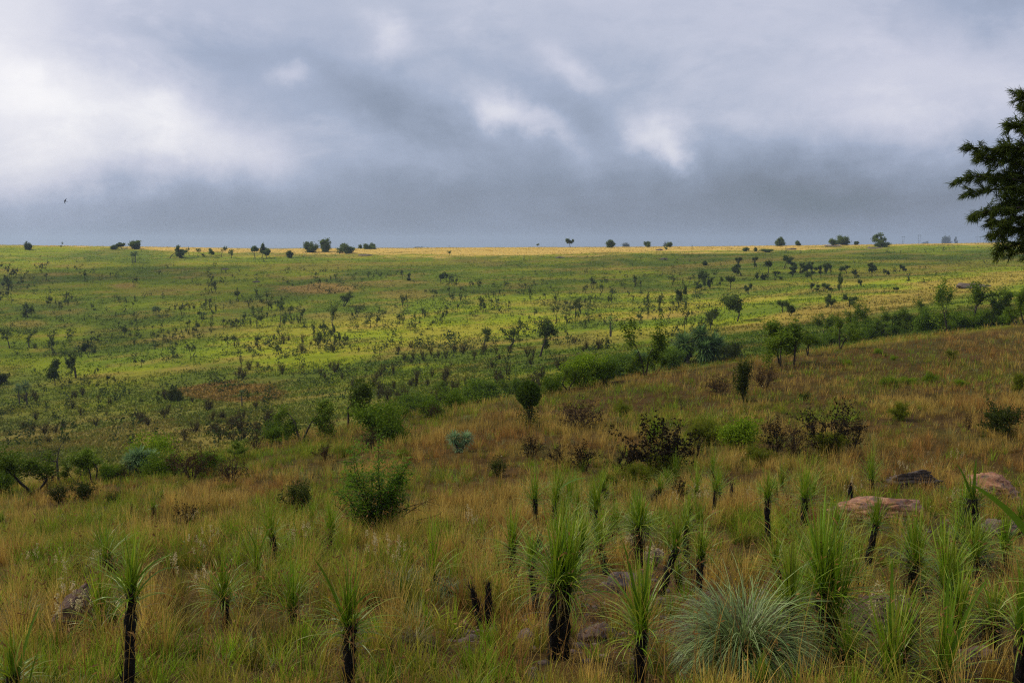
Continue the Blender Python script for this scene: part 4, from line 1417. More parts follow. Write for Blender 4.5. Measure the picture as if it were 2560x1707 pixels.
for (X0, X1, Y0, Y1, cnt, lb, gp) in (
        (1930, 2550, 1400, 1700, 9, 'tall black-stemmed lily crowding the ground around the flat brown rock', 'tall lilies around the flat brown rock'),
        (1220, 1760, 1400, 1560, 7, 'tall black-stemmed lily standing near the largest drooping lily', 'tall lilies near the largest lily')):
    for q in range(cnt):
        X, Y = X0 + (X1 - X0) * (q + rt.uniform(.1, .9)) / cnt, rt.uniform(Y0, Y1)
        sc = (Y - 950) / 500.
        hs = rt.uniform(80, 135) * sc
        lily(X, Y, X + rt.normal(0, 20) * sc, Y - hs, rt.uniform(15, 24) * sc, rt.uniform(70, 140) * sc, rt.uniform(50, 100) * sc, int(rt.uniform(80, 170)), lb, 1700 + int(X), group=gp, shaggy=rt.rand() < .35)
STUMPS = [
    (1347, 1400, 1344, 1338, 27, 'stout black stump behind the largest drooping lily', {}),
    (1826, 1282, 1830, 1208, 14, 'slim leaning charred stump', {}),
    (1846, 1278, 1850, 1240, 20, 'squat charred stump next to the slim leaning one', {}),
    (2130, 1264, 2124, 1206, 14, 'charred stump with pale plumes beside the orange rock', {}),
    (1212, 1572, 1177, 1460, 22, 'forked pair of charred spikes in the grass left of the largest lily'.replace('left of', 'beside'), dict(extra=[(1222, 1220, 1452)])),
    (955, 1575, 962, 1538, 14, 'low dark stub beside the bottom-edge lily under the leafy bush', {}),
]
for i, (Xb, Yb, Xt, Yt, sw, lb, kw) in enumerate(STUMPS):
    lily(Xb, Yb, Xt, Yt, sw, 0, 0, 0, lb, 1100 + i, char=True, name='charred_stump', **kw)


# grass clumps that stand apart from the sward
def clump(X, Y, w_px, h_px, label, seed, n, c0, c1, wd, name='grass_clump'):
    p = at(X, Y)
    k = pxm(p)
    rng = np.random.RandomState(seed)
    Wm, Hm = w_px * k, h_px * k
    g = Geo()
    a = rng.uniform(0, 6.28, n)
    rk = rng.rand(n)
    P = np.stack([np.cos(a) * Wm * .16 * rk, np.sin(a) * Wm * .16 * rk, np.full(n, -.03)], 1)
    c = lerp(np.array(c0), np.array(c1), rng.rand(n)) * (1 + rng.normal(0, .12, (n, 1)))
    lop = .62 + .62 * vnoise(np.cos(a) * 1.7 + seed, np.sin(a) * 1.7, seed)
    P[:, :2] += rng.normal(0, Wm * .05, (n, 2))
    dead = rng.rand(n) < .22
    c[dead] = np.array([.13, .085, .05]) * (1 + rng.normal(0, .2, (dead.sum(), 1)))
    L = Hm * 1.3 * (1 - rk * .38) * rng.uniform(.5, 1.05, n) * (lop * rk + 1 - rk)
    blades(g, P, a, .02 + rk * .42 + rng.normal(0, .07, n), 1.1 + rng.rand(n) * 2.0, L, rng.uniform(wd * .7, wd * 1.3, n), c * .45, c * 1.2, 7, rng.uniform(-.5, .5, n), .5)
    CLEAR.append((p.x, p.y, Wm * .45, Wm * .6))
    o = obj(name, g.mesh(name, M_LILY), None, p)
    tag(o, label, 'grass clump')


clump(1857, 1690, 240, 285, 'large grey-green clump of arching broad grass blades', 1201, 2800, (.12, .21, .08), (.38, .48, .26), .009)
clump(1124, 1488, 78, 70, 'blue-green tussock in the grass beside the forked charred spikes', 1202, 500, (.13, .21, .13), (.24, .33, .20), .006)
clump(1007, 1486, 110, 100, 'grey wispy tussock below the big leafy bush', 1203, 600, (.16, .19, .11), (.27, .30, .19), .005)
clump(2250, 1408, 100, 66, 'pale grey-green tussock under the orange rock', 1204, 420, (.15, .21, .12), (.26, .33, .19), .006)
clump(1040, 1625, 130, 90, 'yellow-brown mounded tussock near the bottom edge', 1205, 560, (.14, .13, .03), (.27, .21, .06), .005)
clump(60, 1560, 120, 90, 'grey-green wispy tussock beside the brown boulder', 1206, 480, (.12, .15, .06), (.24, .26, .13), .005)


# ------------------------------------------------------------------ rocks
def rock(X, Y, w_px, h_px, mat, label, seed, flat=.55, name='rock', layered=False, sink=.9, depth=.8):
    p = at(X, Y - h_px * .15)
    k = pxm(p)
    bm = bmesh.new()
    bmesh.ops.create_icosphere(bm, subdivisions=6 if w_px > 120 else 4, radius=1)
    v = np.array([q.co[:] for q in bm.verts])
    f = np.array([[q.index for q in fc.verts] for fc in bm.faces])
    bm.free()
    s = seed * 3.1
    rr_ = np.random.RandomState(seed)
    for _ in range(26):                                  # split faces
        nrm = rr_.normal(size=3) * np.array([1, 1, .8])
        nrm /= np.linalg.norm(nrm)
        off = rr_.uniform(.5, .86)
        ov = np.maximum(0, v @ nrm - off)
        v = v - ov[:, None] * nrm * .93
    r = 1 + .10 * (fbm(v[:, 0] * 1.6 + s, v[:, 1] * 1.6 + v[:, 2] * 1.3, seed, 3) - .5) * 2
    r += .07 * (fbm(v[:, 0] * 6 + s, v[:, 1] * 6 + v[:, 2] * 7.4, seed + 5, 3) - .5) * 2
    for fq, am in ((2.2, .11), (4.6, .06)):                # cracks
        cn = fbm(v[:, 0] * fq + s + v[:, 2] * 1.3, v[:, 1] * fq + v[:, 2] * fq * 1.6, seed + 9, 2)
        r -= am * (1 - np.abs(2 * cn - 1)) ** 10
    v = v * r[:, None]
    st = v[:, 2] * (5 if not layered else 7) + .9 * v[:, 0] + 1.5 * fbm(v[:, 0] * 2, v[:, 1] * 2, 4, 2)
    led = (np.abs((st % 1) - .5) * 2) ** (2 if not layered else 3)
    amp = .022 if not layered else .20
    v[:, :2] *= (1 - amp * led + amp * .8 * (_hash(np.floor(st), np.floor(st) * 0, 3) - .5) * 2)[:, None]
    Wm, Hm = w_px * k, h_px * k
    ex = np.ptp(v[:, 0]), np.ptp(v[:, 2])
    v[:, 0] *= Wm / ex[0]
    v[:, 1] *= Wm * depth / ex[0]
    v[:, 2] *= Hm * (1 + sink) / ex[1]
    v[:, 2] += Hm - v[:, 2].max()
    g = Geo()
    g.add(v, (.3, .25, .2), None, f)
    CLEAR.append((p.x, p.y + Wm * depth * .35, Wm * .42, .0))
    o = obj(name, g.mesh(name, mat, False), None, p + Vector((0, Wm * depth * .35, 0)))
    o.rotation_euler = (R(8), R(rs.uniform(-5, 5)), R(rs.uniform(-25, 25)))
    tag(o, label, 'rock')


rock(2232, 1312, 225, 56, M_ROCK_O, 'big orange sandstone boulder with grey lower edge', 31)
rock(2290, 1228, 190, 48, M_ROCK_D, 'dark layered rock slab behind the big orange boulder', 32, layered=True, depth=.35)
rock(2494, 1252, 150, 52, M_ROCK_O, 'orange weathered rock outcrop beyond the shaggy lily column', 33)
rock(2506, 1345, 130, 34, M_ROCK_G, 'grey pink rubbly rock below the weathered outcrop', 34)
rock(2241, 1612, 190, 92, M_ROCK_B, 'flat brown rock among the long blades near the bottom edge', 35)
rock(2462, 1706, 150, 74, M_ROCK_B, 'rounded reddish brown boulder in the bottom corner', 36)
rock(1850, 1716, 60, 26, M_ROCK_B, 'little brown stone at the bottom edge below the grey-green clump', 37)
rock(190, 1604, 160, 122, M_ROCK_B, 'brown boulder half hidden in grass beside the lone leaning lily', 38)
rock(1318, 1618, 66, 36, M_ROCK_G, 'pinkish stone beside the base of the largest lily', 39)
rock(1157, 1574, 28, 20, M_ROCK_O, 'small orange stone by the forked charred spikes', 40)
rock(1500, 1612, 120, 34, M_ROCK_B, 'low layered brown slab in the bare soil beside the largest lily', 41, layered=True)
rock(1640, 1412, 66, 30, M_ROCK_G, 'grey stone at the top of the reddish soil', 42)
rock(1560, 1488, 110, 36, M_ROCK_G, 'flat pinkish rock in the reddish soil', 43)
rock(1660, 1470, 40, 22, M_ROCK_O, 'small rusty stone beside the flat pinkish rock', 44)
rock(2446, 722, 95, 12, M_ROCK_D, 'dark bare rock dome on the tan hillside', 45)
rock(1795, 1292, 44, 12, M_ROCK_O, 'flat buff stone at the foot of the charred stumps', 46)
rock(1660, 1520, 50, 22, M_ROCK_G, 'rough grey stone beside the grey-green clump', 47)
rock(2330, 1480, 60, 24, M_ROCK_B, 'half-buried stone between the tussock and the wide-leaved lily', 48)
g = Geo()
bm = bmesh.new()
bmesh.ops.create_icosphere(bm, subdivisions=1, radius=1)
iv = np.array([q.co[:] for q in bm.verts])
jf = np.array([[q.index for q in fc.verts] for fc in bm.faces])
bm.free()
rk_ = np.random.RandomState(19)
for (bx, by, brx, bry) in ((1560, 1500, 150, 60), (1490, 1600, 150, 60), (1640, 1420, 100, 35), (1720, 1560, 70, 60), (2240, 1580, 120, 45), (2330, 1330, 110, 30), (1180, 1590, 70, 30), (1800, 1500, 80, 40)):
    for _ in range(70):
        p = at(bx + rk_.normal(0, brx * .6), by + rk_.normal(0, bry * .6))
        sz = .012 + .05 * rk_.rand() ** 3
        v = iv * (1 + rk_.normal(0, .18, (len(iv), 1))) * np.array([1.3, 1.0, .6]) * sz
        g.add(v + np.array(p) + [0, 0, sz * .2], (.3, .2, .15), None, jf)
tag(obj('gravel', g.mesh('gravel', M_ROCK_G)), 'small stones scattered over the bare reddish soil', None, None, 'stuff')
for i, (X, Y, w_) in enumerate([(2092, 618, 46), (1400, 646, 30), (2190, 622, 44), (910, 640, 40), (1980, 625, 30), (1650, 627, 24), (1660, 650, 30), (560, 675, 26), (640, 707, 22)]):
    rock(X, Y, w_, 4, M_ROCK_D, 'low dark rock outcrop in the grass near the ridge', 60 + i)
    o = bpy.data.objects[-1] if False else None
for o in COL.objects:
    if o.get('label') == 'low dark rock outcrop in the grass near the ridge':
        o['group'] = 'low outcrops near the ridge'


# ------------------------------------------------------------------ conifer at the frame edge
def conifer():
    dist = 12.5
    p = at_d(2665, dist)
    k = pxm(p)
    rng = np.random.RandomState(88)
    wood, fol = Geo(), Geo()
    base_z = p.z
    top = 4.2 - base_z
    tubes(wood, [[0, 0, -.2, .05, 0, top * .5, .17, .13], [.05, 0, top * .5, 0, .05, top, .13, .03]], (.06, .045, .035), 9)

    def zpx(Y):
        return -(Y - HOR) / FPX * dist - base_z

    br = []   # start height (photo row), tip X, tip Y
    for (ys, tx, ty) in ((330, 2522, 246), (395, 2497, 322), (430, 2478, 372), (455, 2420, 370), (475, 2440, 400), (500, 2398, 446), (515, 2425, 480), (540, 2402, 540),
                         (560, 2440, 560), (575, 2470, 585), (600, 2505, 622), (615, 2540, 650), (420, 2540, 340), (360, 2550, 280), (530, 2480, 510), (480, 2500, 440), (590, 2560, 600)):
        br.append((zpx(ys), (tx + 14 - 2665) * k, rng.uniform(-.25, .25), zpx(ty)))
    for q in range(3):
        a = rng.uniform(-1.0, 1.0)
        h0 = rng.uniform(zpx(640), top * .95)
        ln = (1.25 - .75 * (h0 - zpx(640)) / (top - zpx(640))) * rng.uniform(.7, 1.1)
        br.append((h0, math.cos(a) * ln, math.sin(a) * ln, h0 + rng.uniform(-.1, .35)))
    pts, drs = [], []
    for (z0, tx, ty, tz) in br:
        A = np.array([0, 0, z0])
        B = np.array([tx, ty, tz])
        ln = np.linalg.norm(B - A)
        m = 12
        prev = A
        for i in range(1, m + 1):
            t = i / m
            q = A + (B - A) * t + np.array([0, 0, .16 * ln * math.sin(math.pi * t) * (.3 + .3 * t)])
            r0 = .028 * (1 - t) + .004
            tubes(wood, [[*prev, *q, r0 + .003, r0]], (.05, .038, .03), 4)
            if t > .22:
                d = (q - prev) / np.linalg.norm(q - prev)
                for _ in range(4):
                    kd = d * .7 + rng.normal(0, .5, 3) + np.array([0, 0, -.2])
                    kd /= np.linalg.norm(kd)
                    L = rng.uniform(.10, .26) * (1.15 - .5 * t)
                    e = q + kd * L
                    tubes(wood, [[*q, *e, .004, .002]], (.04, .03, .02), 3)
                    nn = 6
                    for s in range(nn):
                        pts.append(q + kd * L * (s + 1) / nn)
                        drs.append(kd)
            prev = q
    pts, drs = np.array(pts), np.array(drs)
    n = 11
    P = np.repeat(pts, n, 0) + rng.normal(0, .012, (len(pts) * n, 3))
    D = np.repeat(drs, n, 0) * .9 + rng.normal(0, .42, (len(P), 3)) + np.array([0, 0, -.22])
    D /= np.linalg.norm(D, axis=1)[:, None]
    M = len(P)
    col = lerp(np.array([.035, .06, .014]), np.array([.11, .14, .035]), rng.rand(M))
    a = np.arctan2(D[:, 1], D[:, 0])
    th = np.arccos(np.clip(D[:, 2], -1, 1))
    blades(fol, P, a, th, rng.normal(.2, .3, M), rng.uniform(.05, .11, M), rng.uniform(.007, .013, M), col, col * 1.2, 2, rng.uniform(-1.5, 1.5, M))
    root = empty('conifer_tree', p)
    obj('trunk', wood.mesh('trunk', M_BARK), root)
    obj('crown', fol.mesh('crown', M_LEAF), root)
    tag(root, 'dark conifer reaching drooping needle branches in from the frame edge', 'tree')


conifer()


# ------------------------------------------------------------------ grass
STRAW = np.array([.42, .28, .085])
RUST = np.array([.26, .125, .042])
OLIVE = np.array([.17, .175, .022])
GREEN = np.array([.14, .215, .018])
GREY = np.array([.20, .235, .14])
DEAD = np.array([.055, .038, .02])
BARE = [(1560, 1520, 170, 75), (1490, 1650, 170, 80), (1640, 1445, 110, 45), (1730, 1640, 110, 90), (2240, 1620, 140, 70), (2330, 1350, 100, 40), (2225, 1330, 110, 45), (2490, 1270, 90, 35), (1180, 1630, 90, 50), (190, 1610, 110, 55), (2480, 1640, 90, 70), (1990, 1560, 70, 60), (2100, 1420, 80, 40), (1330, 1500, 60, 50), (760, 1560, 70, 40), (480, 1480, 60, 30)]


def grass_points(n, d0, d1, rng, beyond=1.03):
    u = rng.uniform(-.60, .60, n)
    d = d0 * (d1 / d0) ** rng.rand(n)
    keep = d < brow_d(u) * beyond
    u, d = u[keep], d[keep]
    return u * d, d


SPECIES = [  # colour base, colour tip, length, tilt, bend, width factor
    (np.array([.19, .215, .022]), np.array([.36, .32, .06]), 1.0, .35, .9, 1.0),      # olive arching
    (np.array([.14, .24, .016]), np.array([.24, .35, .025]), .95, .40, .8, 1.25),     # fresh green
    (np.array([.33, .22, .055]), np.array([.66, .46, .17]), 1.1, .22, .45, .85),      # straw
    (np.array([.27, .13, .038]), np.array([.48, .27, .11]), 1.05, .25, .55, .85),    # rusty red
    (np.array([.20, .235, .12]), np.array([.30, .34, .20]), .9, .5, 1.0, .9),         # grey green
    (np.array([.06, .038, .018]), np.array([.15, .095, .045]), .7, .6, 1.2, .9),       # dead
]


def tussocks(n, per, d0, d1, rng, Lr, Wr, nseg, geo, rad, fill=.25):
    """Bunch grass: each tussock has one species, its blades fanning out of a small root."""
    x, y = grass_points(n, d0, d1, rng)
    z = ground(x, y)
    X, Y = proj(x, y, z)
    bare = np.zeros(len(x))
    for (bx, by, rx, ry) in BARE:
        bare = np.maximum(bare, gblob(X, Y, bx, by, rx, ry))
    s = 1.0 + y / 50.0
    dens = fbm(x / (.65 * s), y / (.9 * s), 41, 3)
    keep = (rng.rand(len(x)) > bare * .96) & (rng.rand(len(x)) < (fill + (1.15 - fill) * sstep(.40, .56, dens)) * (.62 + .38 * np.maximum(sstep(6.5, 10, y), sstep(.3, -1.2, x))) + .22 * sstep(.3, -1.2, x) * sstep(10, 7, y))
    for (qx, qy, qr, reach) in CLEAR:
        if d0 * .9 - 1 < qy < d1 * 1.1 + 1:
            yy = np.where(y < qy, (qy - y) / (qr + reach), (y - qy) / qr)
            keep &= ~(((x - qx) / qr) ** 2 + yy ** 2 < rng.uniform(.5, 1.15, len(x)))
    x, y, z, X, Y, s = x[keep], y[keep], z[keep], X[keep], Y[keep], s[keep]
    N = len(x)
    gn = fbm(x / (1.9 * s), y / (2.6 * s), 42, 4)
    tn = fbm(x / (1.4 * s), y / (1.9 * s), 45, 3)
    right = sstep(1500, 2300, X) * sstep(1400, 900, Y)
    pg = np.clip(.45 + 3.0 * (gn - .5) - .18 * right + .10 * sstep(1150, 1500, Y), .04, .96)
    r = rng.rand(N)
    sp = np.where(r < pg, np.where(rng.rand(N) < .55, 0, 1), np.where(tn * 1.6 - .3 + rng.normal(0, .22, N) + right * .1 > .72, 3, 2))
    sp[rng.rand(N) < .05] = 4
    sp[rng.rand(N) < .14] = 5
    SA = np.array([q[0] for q in SPECIES])
    SB = np.array([q[1] for q in SPECIES])
    SN = np.array([q[2:] for q in SPECIES])
    tone = np.clip(1 + rng.normal(0, .28, (N, 1)), .35, 1.7)
    hh = rng.uniform(.65, 1.35, N) * (.7 + .9 * (fbm(x / (1.8 * s), y / (1.8 * s), 47, 3) - .15)) * SN[sp, 0]
    hh *= .62 + .38 * sstep(6.8, 11, y)
    P = np.repeat(np.stack([x, y, z], 1), per, 0)
    M = len(P)
    az_ = rng.uniform(0, 2 * math.pi, M)
    rk = rng.rand(M)
    rr = np.repeat(rad * rng.uniform(.5, 1.4, N) * (1 + y / 70), per) * rk
    P[:, 0] += np.cos(az_) * rr
    P[:, 1] += np.sin(az_) * rr
    P[:, 2] = ground(P[:, 0], P[:, 1]) - .03
    S2 = np.repeat(sp, per)
    L = np.repeat(hh, per) * rng.uniform(Lr[0], Lr[1], M)
    Wd = rng.uniform(Wr[0], Wr[1], M) * SN[S2, 3]
    tl = SN[S2, 1] * rk * rng.uniform(.6, 1.7, M) + rng.normal(0, .06, M)
    bd = np.abs(SN[S2, 2] * (.25 + rk) + rng.normal(0, .25, M))
    jt = np.repeat(tone, per, 0) * (1 + rng.normal(0, .17, (M, 1)))
    blades(geo, P, az_ + rng.normal(0, .4, M), tl, bd, L, Wd, SA[S2] * jt * .85, SB[S2] * jt, nseg, rng.uniform(-1, 1, M))


rg = np.random.RandomState(11)
G = Geo()
tussocks(6200, 40, 5.6, 20, rg, (.16, .54), (.005, .0135), 4, G, .065, .10)
tussocks(9000, 7, 5.6, 20, rg, (.06, .16), (.004, .008), 2, G, .12, .5)
tussocks(17500, 18, 18, 48, rg, (.16, .46), (.007, .017), 3, G, .10, .32)
tussocks(21000, 10, 42, 100, rg, (.22, .5), (.014, .03), 2, G, .18, .5)
# long bent straw stems in front
x, y = grass_points(2800, 5.6, 30, rg)
n = len(x)
P = np.stack([x, y, ground(x, y) - .02], 1)
c = np.where((rg.rand(n) < .6)[:, None], np.array([.40, .26, .08]), np.array([.26, .13, .05])) * (1 + rg.normal(0, .15, (n, 1)))
tp = blades(G, P, rg.uniform(0, 2 * math.pi, n), np.abs(rg.normal(.1, .15, n)), np.abs(rg.normal(.9, .5, n)), rg.uniform(.5, 1.05, n), rg.uniform(.004, .007, n), c * .8, c * 1.15, 5)
for _ in range(4):      # drooping seed heads on the taller stems
    kk = rg.rand(n) < .6
    m = int(kk.sum())
    leaves(G, tp[kk] + rg.normal(0, .022, (m, 3)), rg.uniform(.03, .055, m), .011, np.where((rg.rand(m) < .5)[:, None], np.array([.30, .16, .07]), np.array([.16, .08, .04])) * (1 + rg.normal(0, .15, (m, 1))), rg, droop=.8)
# dead straw lying on the open soil
x, y = grass_points(17000, 5.6, 24, rg)
n = len(x)
c = np.where((rg.rand(n) < .5)[:, None], np.array([.22, .15, .08]), np.array([.10, .062, .035])) * (1 + rg.normal(0, .2, (n, 1)))
blades(G, np.stack([x, y, ground(x, y) + .015], 1), rg.uniform(0, 6.28, n), rg.uniform(1.2, 1.6, n), rg.normal(0, .15, n), rg.uniform(.12, .4, n), rg.uniform(.004, .008, n), c, c, 2)
# seed plumes: pale heads on thin stalks, single and in drifts
px_ = [(84, 1400), (246, 1412), (165, 1435), (497, 1385), (545, 1350), (441, 1440), (520, 1480), (740, 1350), (770, 1345), (1170, 1305), (1180, 1310), (930, 1385), (955, 1400), (990, 1390),
       (1000, 1415), (1580, 1320), (1585, 1370), (1630, 1395), (1640, 1420), (1370, 1225), (1395, 1222), (1700, 1240), (1735, 1240), (1760, 1235), (1870, 1230), (2120, 1215), (2130, 1210),
       (2255, 1150), (2255, 1165), (2310, 1150), (2385, 1125), (2400, 1120), (2420, 1180), (2380, 1240), (2390, 1250), (2180, 1570), (2185, 1560), (2230, 1605), (480, 1290), (640, 1340), (210, 1560), (190, 1545), (150, 1570)]
for (X, Y) in px_:
    for r_ in range(5):
        p = at(X + rg.normal(0, 10), Y + 38 + rg.normal(0, 8))
        hgt = rg.uniform(.3, .5)
        q = Vector((p.x + rg.normal(0, .05), p.y, p.z + hgt))
        tubes(G, [[*p, *q, .0022, .0015]], (.30, .22, .12), 3)
        m = 26
        cen = np.array(q) + np.stack([rg.normal(0, .012, m), rg.normal(0, .012, m), rg.uniform(-.06, .05, m)], 1)
        leaves(G, cen, .028, .009, jit(rg, (.60, .50, .42), m, .12, .03), rg, up=.6)
# scattered little yellow and white flowers in the grass
x, y = grass_points(420, 9, 70, rg)
n = len(x)
zc = ground(x, y) + rg.uniform(.22, .42, n)
cc = np.where((rg.rand(n) < .65)[:, None], np.array([.62, .42, .02]), np.array([.6, .56, .48]))
sz = .014 + y * .0007
for _ in range(2):
    leaves(G, np.stack([x, y, zc], 1), sz, sz, cc, rg)
tag(obj('grass', G.mesh('grass', M_GRASS)), 'long straw, rust and green bunch grass covering the near slope', None, None, 'stuff')

# ------------------------------------------------------------------ far away in the haze: trees, pylons
def hazy_tree(X, Ytop, w_px, h_px, dist, label, seed, kind='tree'):
    x = (X - CX) / FPX * dist
    z = g1(x, dist)
    k = dist / FPX
    rng = np.random.RandomState(seed)
    top = (HOR - Ytop) * k
    hgt = max(top - z, h_px * k)
    wood, fol = plant_geo(kind, rng, w_px * k, hgt, dens=1.2, leafk=1.3, a=(.035, .055, .02), b=(.06, .08, .03), ns=4)
    root = empty('hazy_tree', (x, dist, z - .3))
    obj('trunk', wood.mesh('trunk', M_BARK), root)
    obj('crown', fol.mesh('crown', M_LEAF), root)
    tag(root, label, 'tree')


hazy_tree(2360, 586, 23, 20, 2600, 'big rounded tree faded blue by haze on the far plain', 1301, 'bush')
hazy_tree(2384, 589, 9, 14, 2600, 'narrow hazy tree next to the big rounded one on the far plain', 1302)
hazy_tree(1566, 604, 22, 14, 1500, 'faded blue tree behind the ridge between the two dark ridge trees', 1303, 'bush')
hazy_tree(1665, 602, 26, 14, 1500, 'faded blue tree behind the ridge past the green ridge bush', 1304, 'bush')
hazy_tree(2310, 601, 20, 4, 2900, 'low hazy bush on the far plain before the big rounded tree', 1305, 'bush')
hazy_tree(1055, 615, 40, 12, 1700, 'long faint hump of trees in the haze behind the middle of the ridge', 1306, 'bush')


def pylon(X, Ytop, w_px, h_px, label, dist=3400):
    k = dist / FPX
    x = (X - CX) / FPX * dist
    z0 = g1(x, dist)
    zt = (HOR - Ytop) * k
    H = zt - z0
    Wd = w_px * k
    g = Geo()
    col = (.10, .11, .12)
    t = .55
    segs = []
    segs.append([-Wd / 2, 0, H * .92, Wd / 2, 0, H * .92, t, t])                # crossarm
    for s in (-1, 1):
        segs.append([s * Wd * .14, 0, 0, s * Wd * .26, 0, H * .92, t, t * .8])  # legs splaying upward
        segs.append([s * Wd * .26, 0, H * .92, s * Wd * .20, 0, H, t * .7, t * .4])
        segs.append([s * Wd * .5, 0, H * .92, s * Wd * .5, 0, H * .82, t * .3, t * .3])
        for q in range(6):
            a0, a1 = q / 6, (q + 1) / 6
            segs.append([s * Wd * (.14 + .12 * a0) - .9, 0, H * .92 * a0, s * Wd * (.14 + .12 * a1) + .9, 0, H * .92 * a1, t * .35, t * .35])
    segs.append([-Wd * .2, 0, H * .45, Wd * .2, 0, H * .45, t * .5, t * .5])
    tubes(g, segs, col, 4)
    o = obj('pylon', g.mesh('pylon', plain_material('galvanised_steel', (.13, .14, .15))), None, (x, dist, z0))
    tag(o, label, 'pylon')


pylon(2253, 590, 9, 16, 'faint slim power pylon nearest the flat-crowned ridge tree'.replace('nearest', 'close to'))
pylon(2293, 586, 10, 20, 'faint taller power pylon between the slim one and the big hazy tree')
pylon(2441, 591, 18, 13, 'faint wide-armed power pylon beyond the big hazy tree')


# ------------------------------------------------------------------ bird
def bird():
    X, Y = 163, 503
    dist = 60.0
    d = ray(X, Y)
    p = d / d[1] * dist
    k = dist / FPX
    bm = bmesh.new()
    rings = []
    prof = [(-.075, .004), (-.062, .016), (-.04, .021), (-.01, .024), (.03, .02), (.07, .011), (.10, .006)]
    for (xx, r) in prof:
        rings.append([bm.verts.new((xx, r * math.cos(a), r * math.sin(a) * .9)) for a in np.arange(8) * math.pi / 4])
    for A, B in zip(rings, rings[1:]):
        for j in range(8):
            bm.faces.new((A[j], A[(j + 1) % 8], B[(j + 1) % 8], B[j]))
    bm.faces.new(rings[0])
    for s in (-1, 1):   # swept sickle wings, thick at the root, sharing the body's side vertices
        j = 0 if s > 0 else 4
        root_ = [rings[2][j], rings[3][j], rings[4][j]]
        span = [(.055, -.02, .05, .006), (.12, .01, .04, .004), (.165, .065, .012, .002)]
        pv = root_
        for (yy, xx, ch, th) in span:
            nv = [bm.verts.new((xx - ch / 2, s * yy, .02 * yy)), bm.verts.new((xx, s * yy, .02 * yy + th)), bm.verts.new((xx + ch / 2, s * yy, .02 * yy))]
            un = bm.verts.new((xx, s * yy, .02 * yy - th))
            bm.faces.new((pv[0], pv[1], nv[1], nv[0]))
            bm.faces.new((pv[1], pv[2], nv[2], nv[1]))
            bm.faces.new((pv[0], nv[0], un, pv[2])) if False else bm.faces.new((pv[0], nv[0], nv[2], pv[2]))
            bm.faces.new((nv[0], un, nv[2]))
            pv = nv
        tail = [bm.verts.new((.17, s * .03, 0)), bm.verts.new((.13, s * .006, .003))]
        bm.faces.new((rings[-1][j], tail[0], tail[1]))
        bm.faces.new((rings[-1][2], tail[1], tail[0]))
    me = bpy.data.meshes.new('bird')
    bm.normal_update()
    bm.to_mesh(me)
    bm.free()
    me.materials.append(plain_material('dark_feathers', (.012, .013, .018), .5))
    o = obj('bird', me, None, Vector(p))
    # seen from below and behind, banking: wings across the line of sight, head towards -X
    o.rotation_euler = (R(78), R(12), R(4))
    o.scale = (1.05, 1.05, 1.05)
    tag(o, 'small dark swallow-like bird banking in the grey sky', 'bird')


bird()


# ------------------------------------------------------------------ unseen clouds added up-sun, sized so their shadows darken chosen ground
def shade_cloud_material():  # part-transparent shell of the added shade casters; sets how much sun passes
    m, t, out = new_mat('shade_cloud_mass')
    g = t.node('ShaderNodeNewGeometry').outputs['Position']
    f, _ = t.noise(g, .006, 5, .6)
    tr = t.node('ShaderNodeBsdfTransparent')
    tl = t.node('ShaderNodeBsdfTranslucent')
    tl.inputs[0].default_value = (.95, .96, 1, 1)
    mx = t.node('ShaderNodeMixShader')
    t.put(mx.inputs[0], t.ramp(f, [(.3, (.14, .14, .14)), (.6, (.36, .36, .36))]))
    t.l.new(tr.outputs[0], mx.inputs[1])
    t.l.new(tl.outputs[0], mx.inputs[2])
    t.l.new(mx.outputs[0], out.inputs[0])
    return m


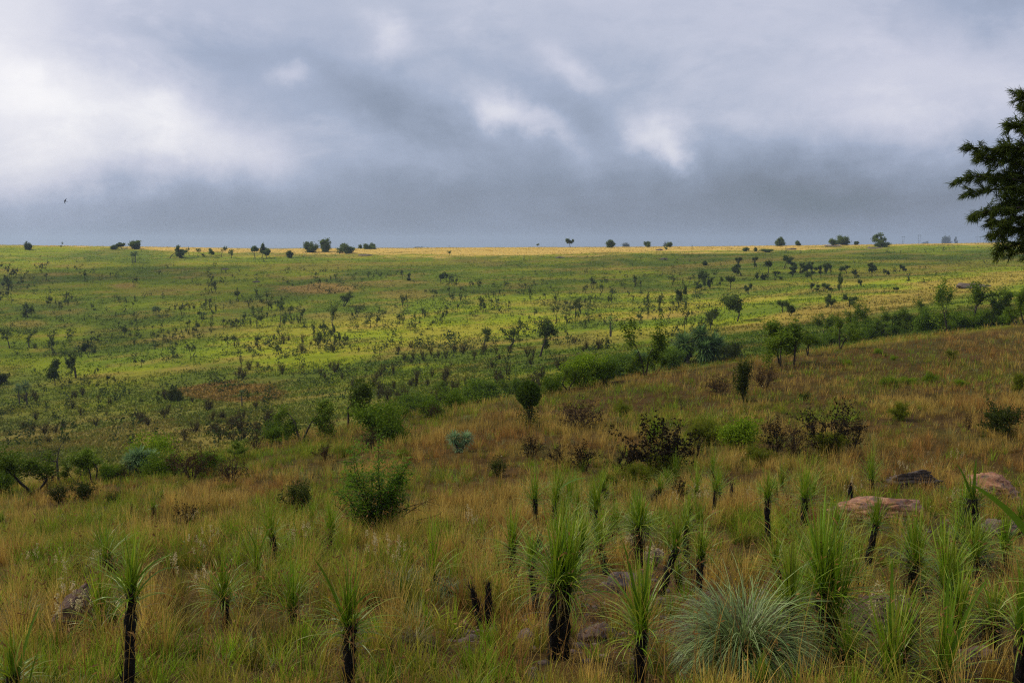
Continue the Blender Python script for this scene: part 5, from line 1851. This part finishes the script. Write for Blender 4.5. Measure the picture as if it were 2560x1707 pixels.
M_SHADE_CLOUD = shade_cloud_material()
CH = 700.0
OFF = (SUN_H[0] * CH / math.tan(SUN_EL), SUN_H[1] * CH / math.tan(SUN_EL))


def shade_cloud(cx, cy_, rx, ry, rz_, seed, label):  # out-of-view shadow caster, shifted up-sun of the ground patch it darkens
    bm = bmesh.new()
    bmesh.ops.create_icosphere(bm, subdivisions=5, radius=1)
    v = np.array([q.co[:] for q in bm.verts])
    f = np.array([[q.index for q in fc.verts] for fc in bm.faces])
    bm.free()
    r = 1 + .35 * (fbm(v[:, 0] * 2.2 + seed, v[:, 1] * 2.2 + v[:, 2] * 1.7, seed, 5) - .5) * 2
    v = v * r[:, None] * np.array([rx, ry, rz_])
    v[:, 2] = np.where(v[:, 2] < 0, v[:, 2] * .35, v[:, 2])
    g = Geo()
    g.add(v, (1, 1, 1), None, f)
    o = obj('shade_cloud', g.mesh('shade_cloud', M_SHADE_CLOUD, True), None, (cx + OFF[0], cy_ + OFF[1], CH))
    tag(o, label, None, None, 'stuff')


shade_cloud(-40, 20, 520, 178, 110, 3, 'broad unseen cloudbank added overhead to shade the near slope')
shade_cloud(0, 412, 235, 76, 60, 9, 'smaller unseen cloudbank added overhead to dim the upper hillside')

shade_cloud(-205, 350, 95, 125, 60, 14, 'ragged unseen cloudbank added overhead to darken the thicket end of the hillside')

# ------------------------------------------------------------------ haze
def haze():
    g = Geo()
    x0, x1, y0, y1, z0, z1 = -11500, 11500, -60, 8600, -60, 46
    v = [(x, y, z) for x in (x0, x1) for y in (y0, y1) for z in (z0, z1)]
    q = [(0, 1, 3, 2), (4, 6, 7, 5), (0, 4, 5, 1), (2, 3, 7, 6), (0, 2, 6, 4), (1, 5, 7, 3)]
    g.add(v, (1, 1, 1), q)
    m, t, out = new_mat('haze_air')
    pv = t.node('ShaderNodeVolumePrincipled')
    pv.inputs['Color'].default_value = (.50, .62, .80, 1)
    pv.inputs['Density'].default_value = .00017
    pv.inputs['Anisotropy'].default_value = .2
    t.l.new(pv.outputs[0], out.inputs['Volume'])
    o = obj('haze', g.mesh('haze', m))
    tag(o, 'thin blue-grey haze over the plain', None, None, 'stuff')


haze()
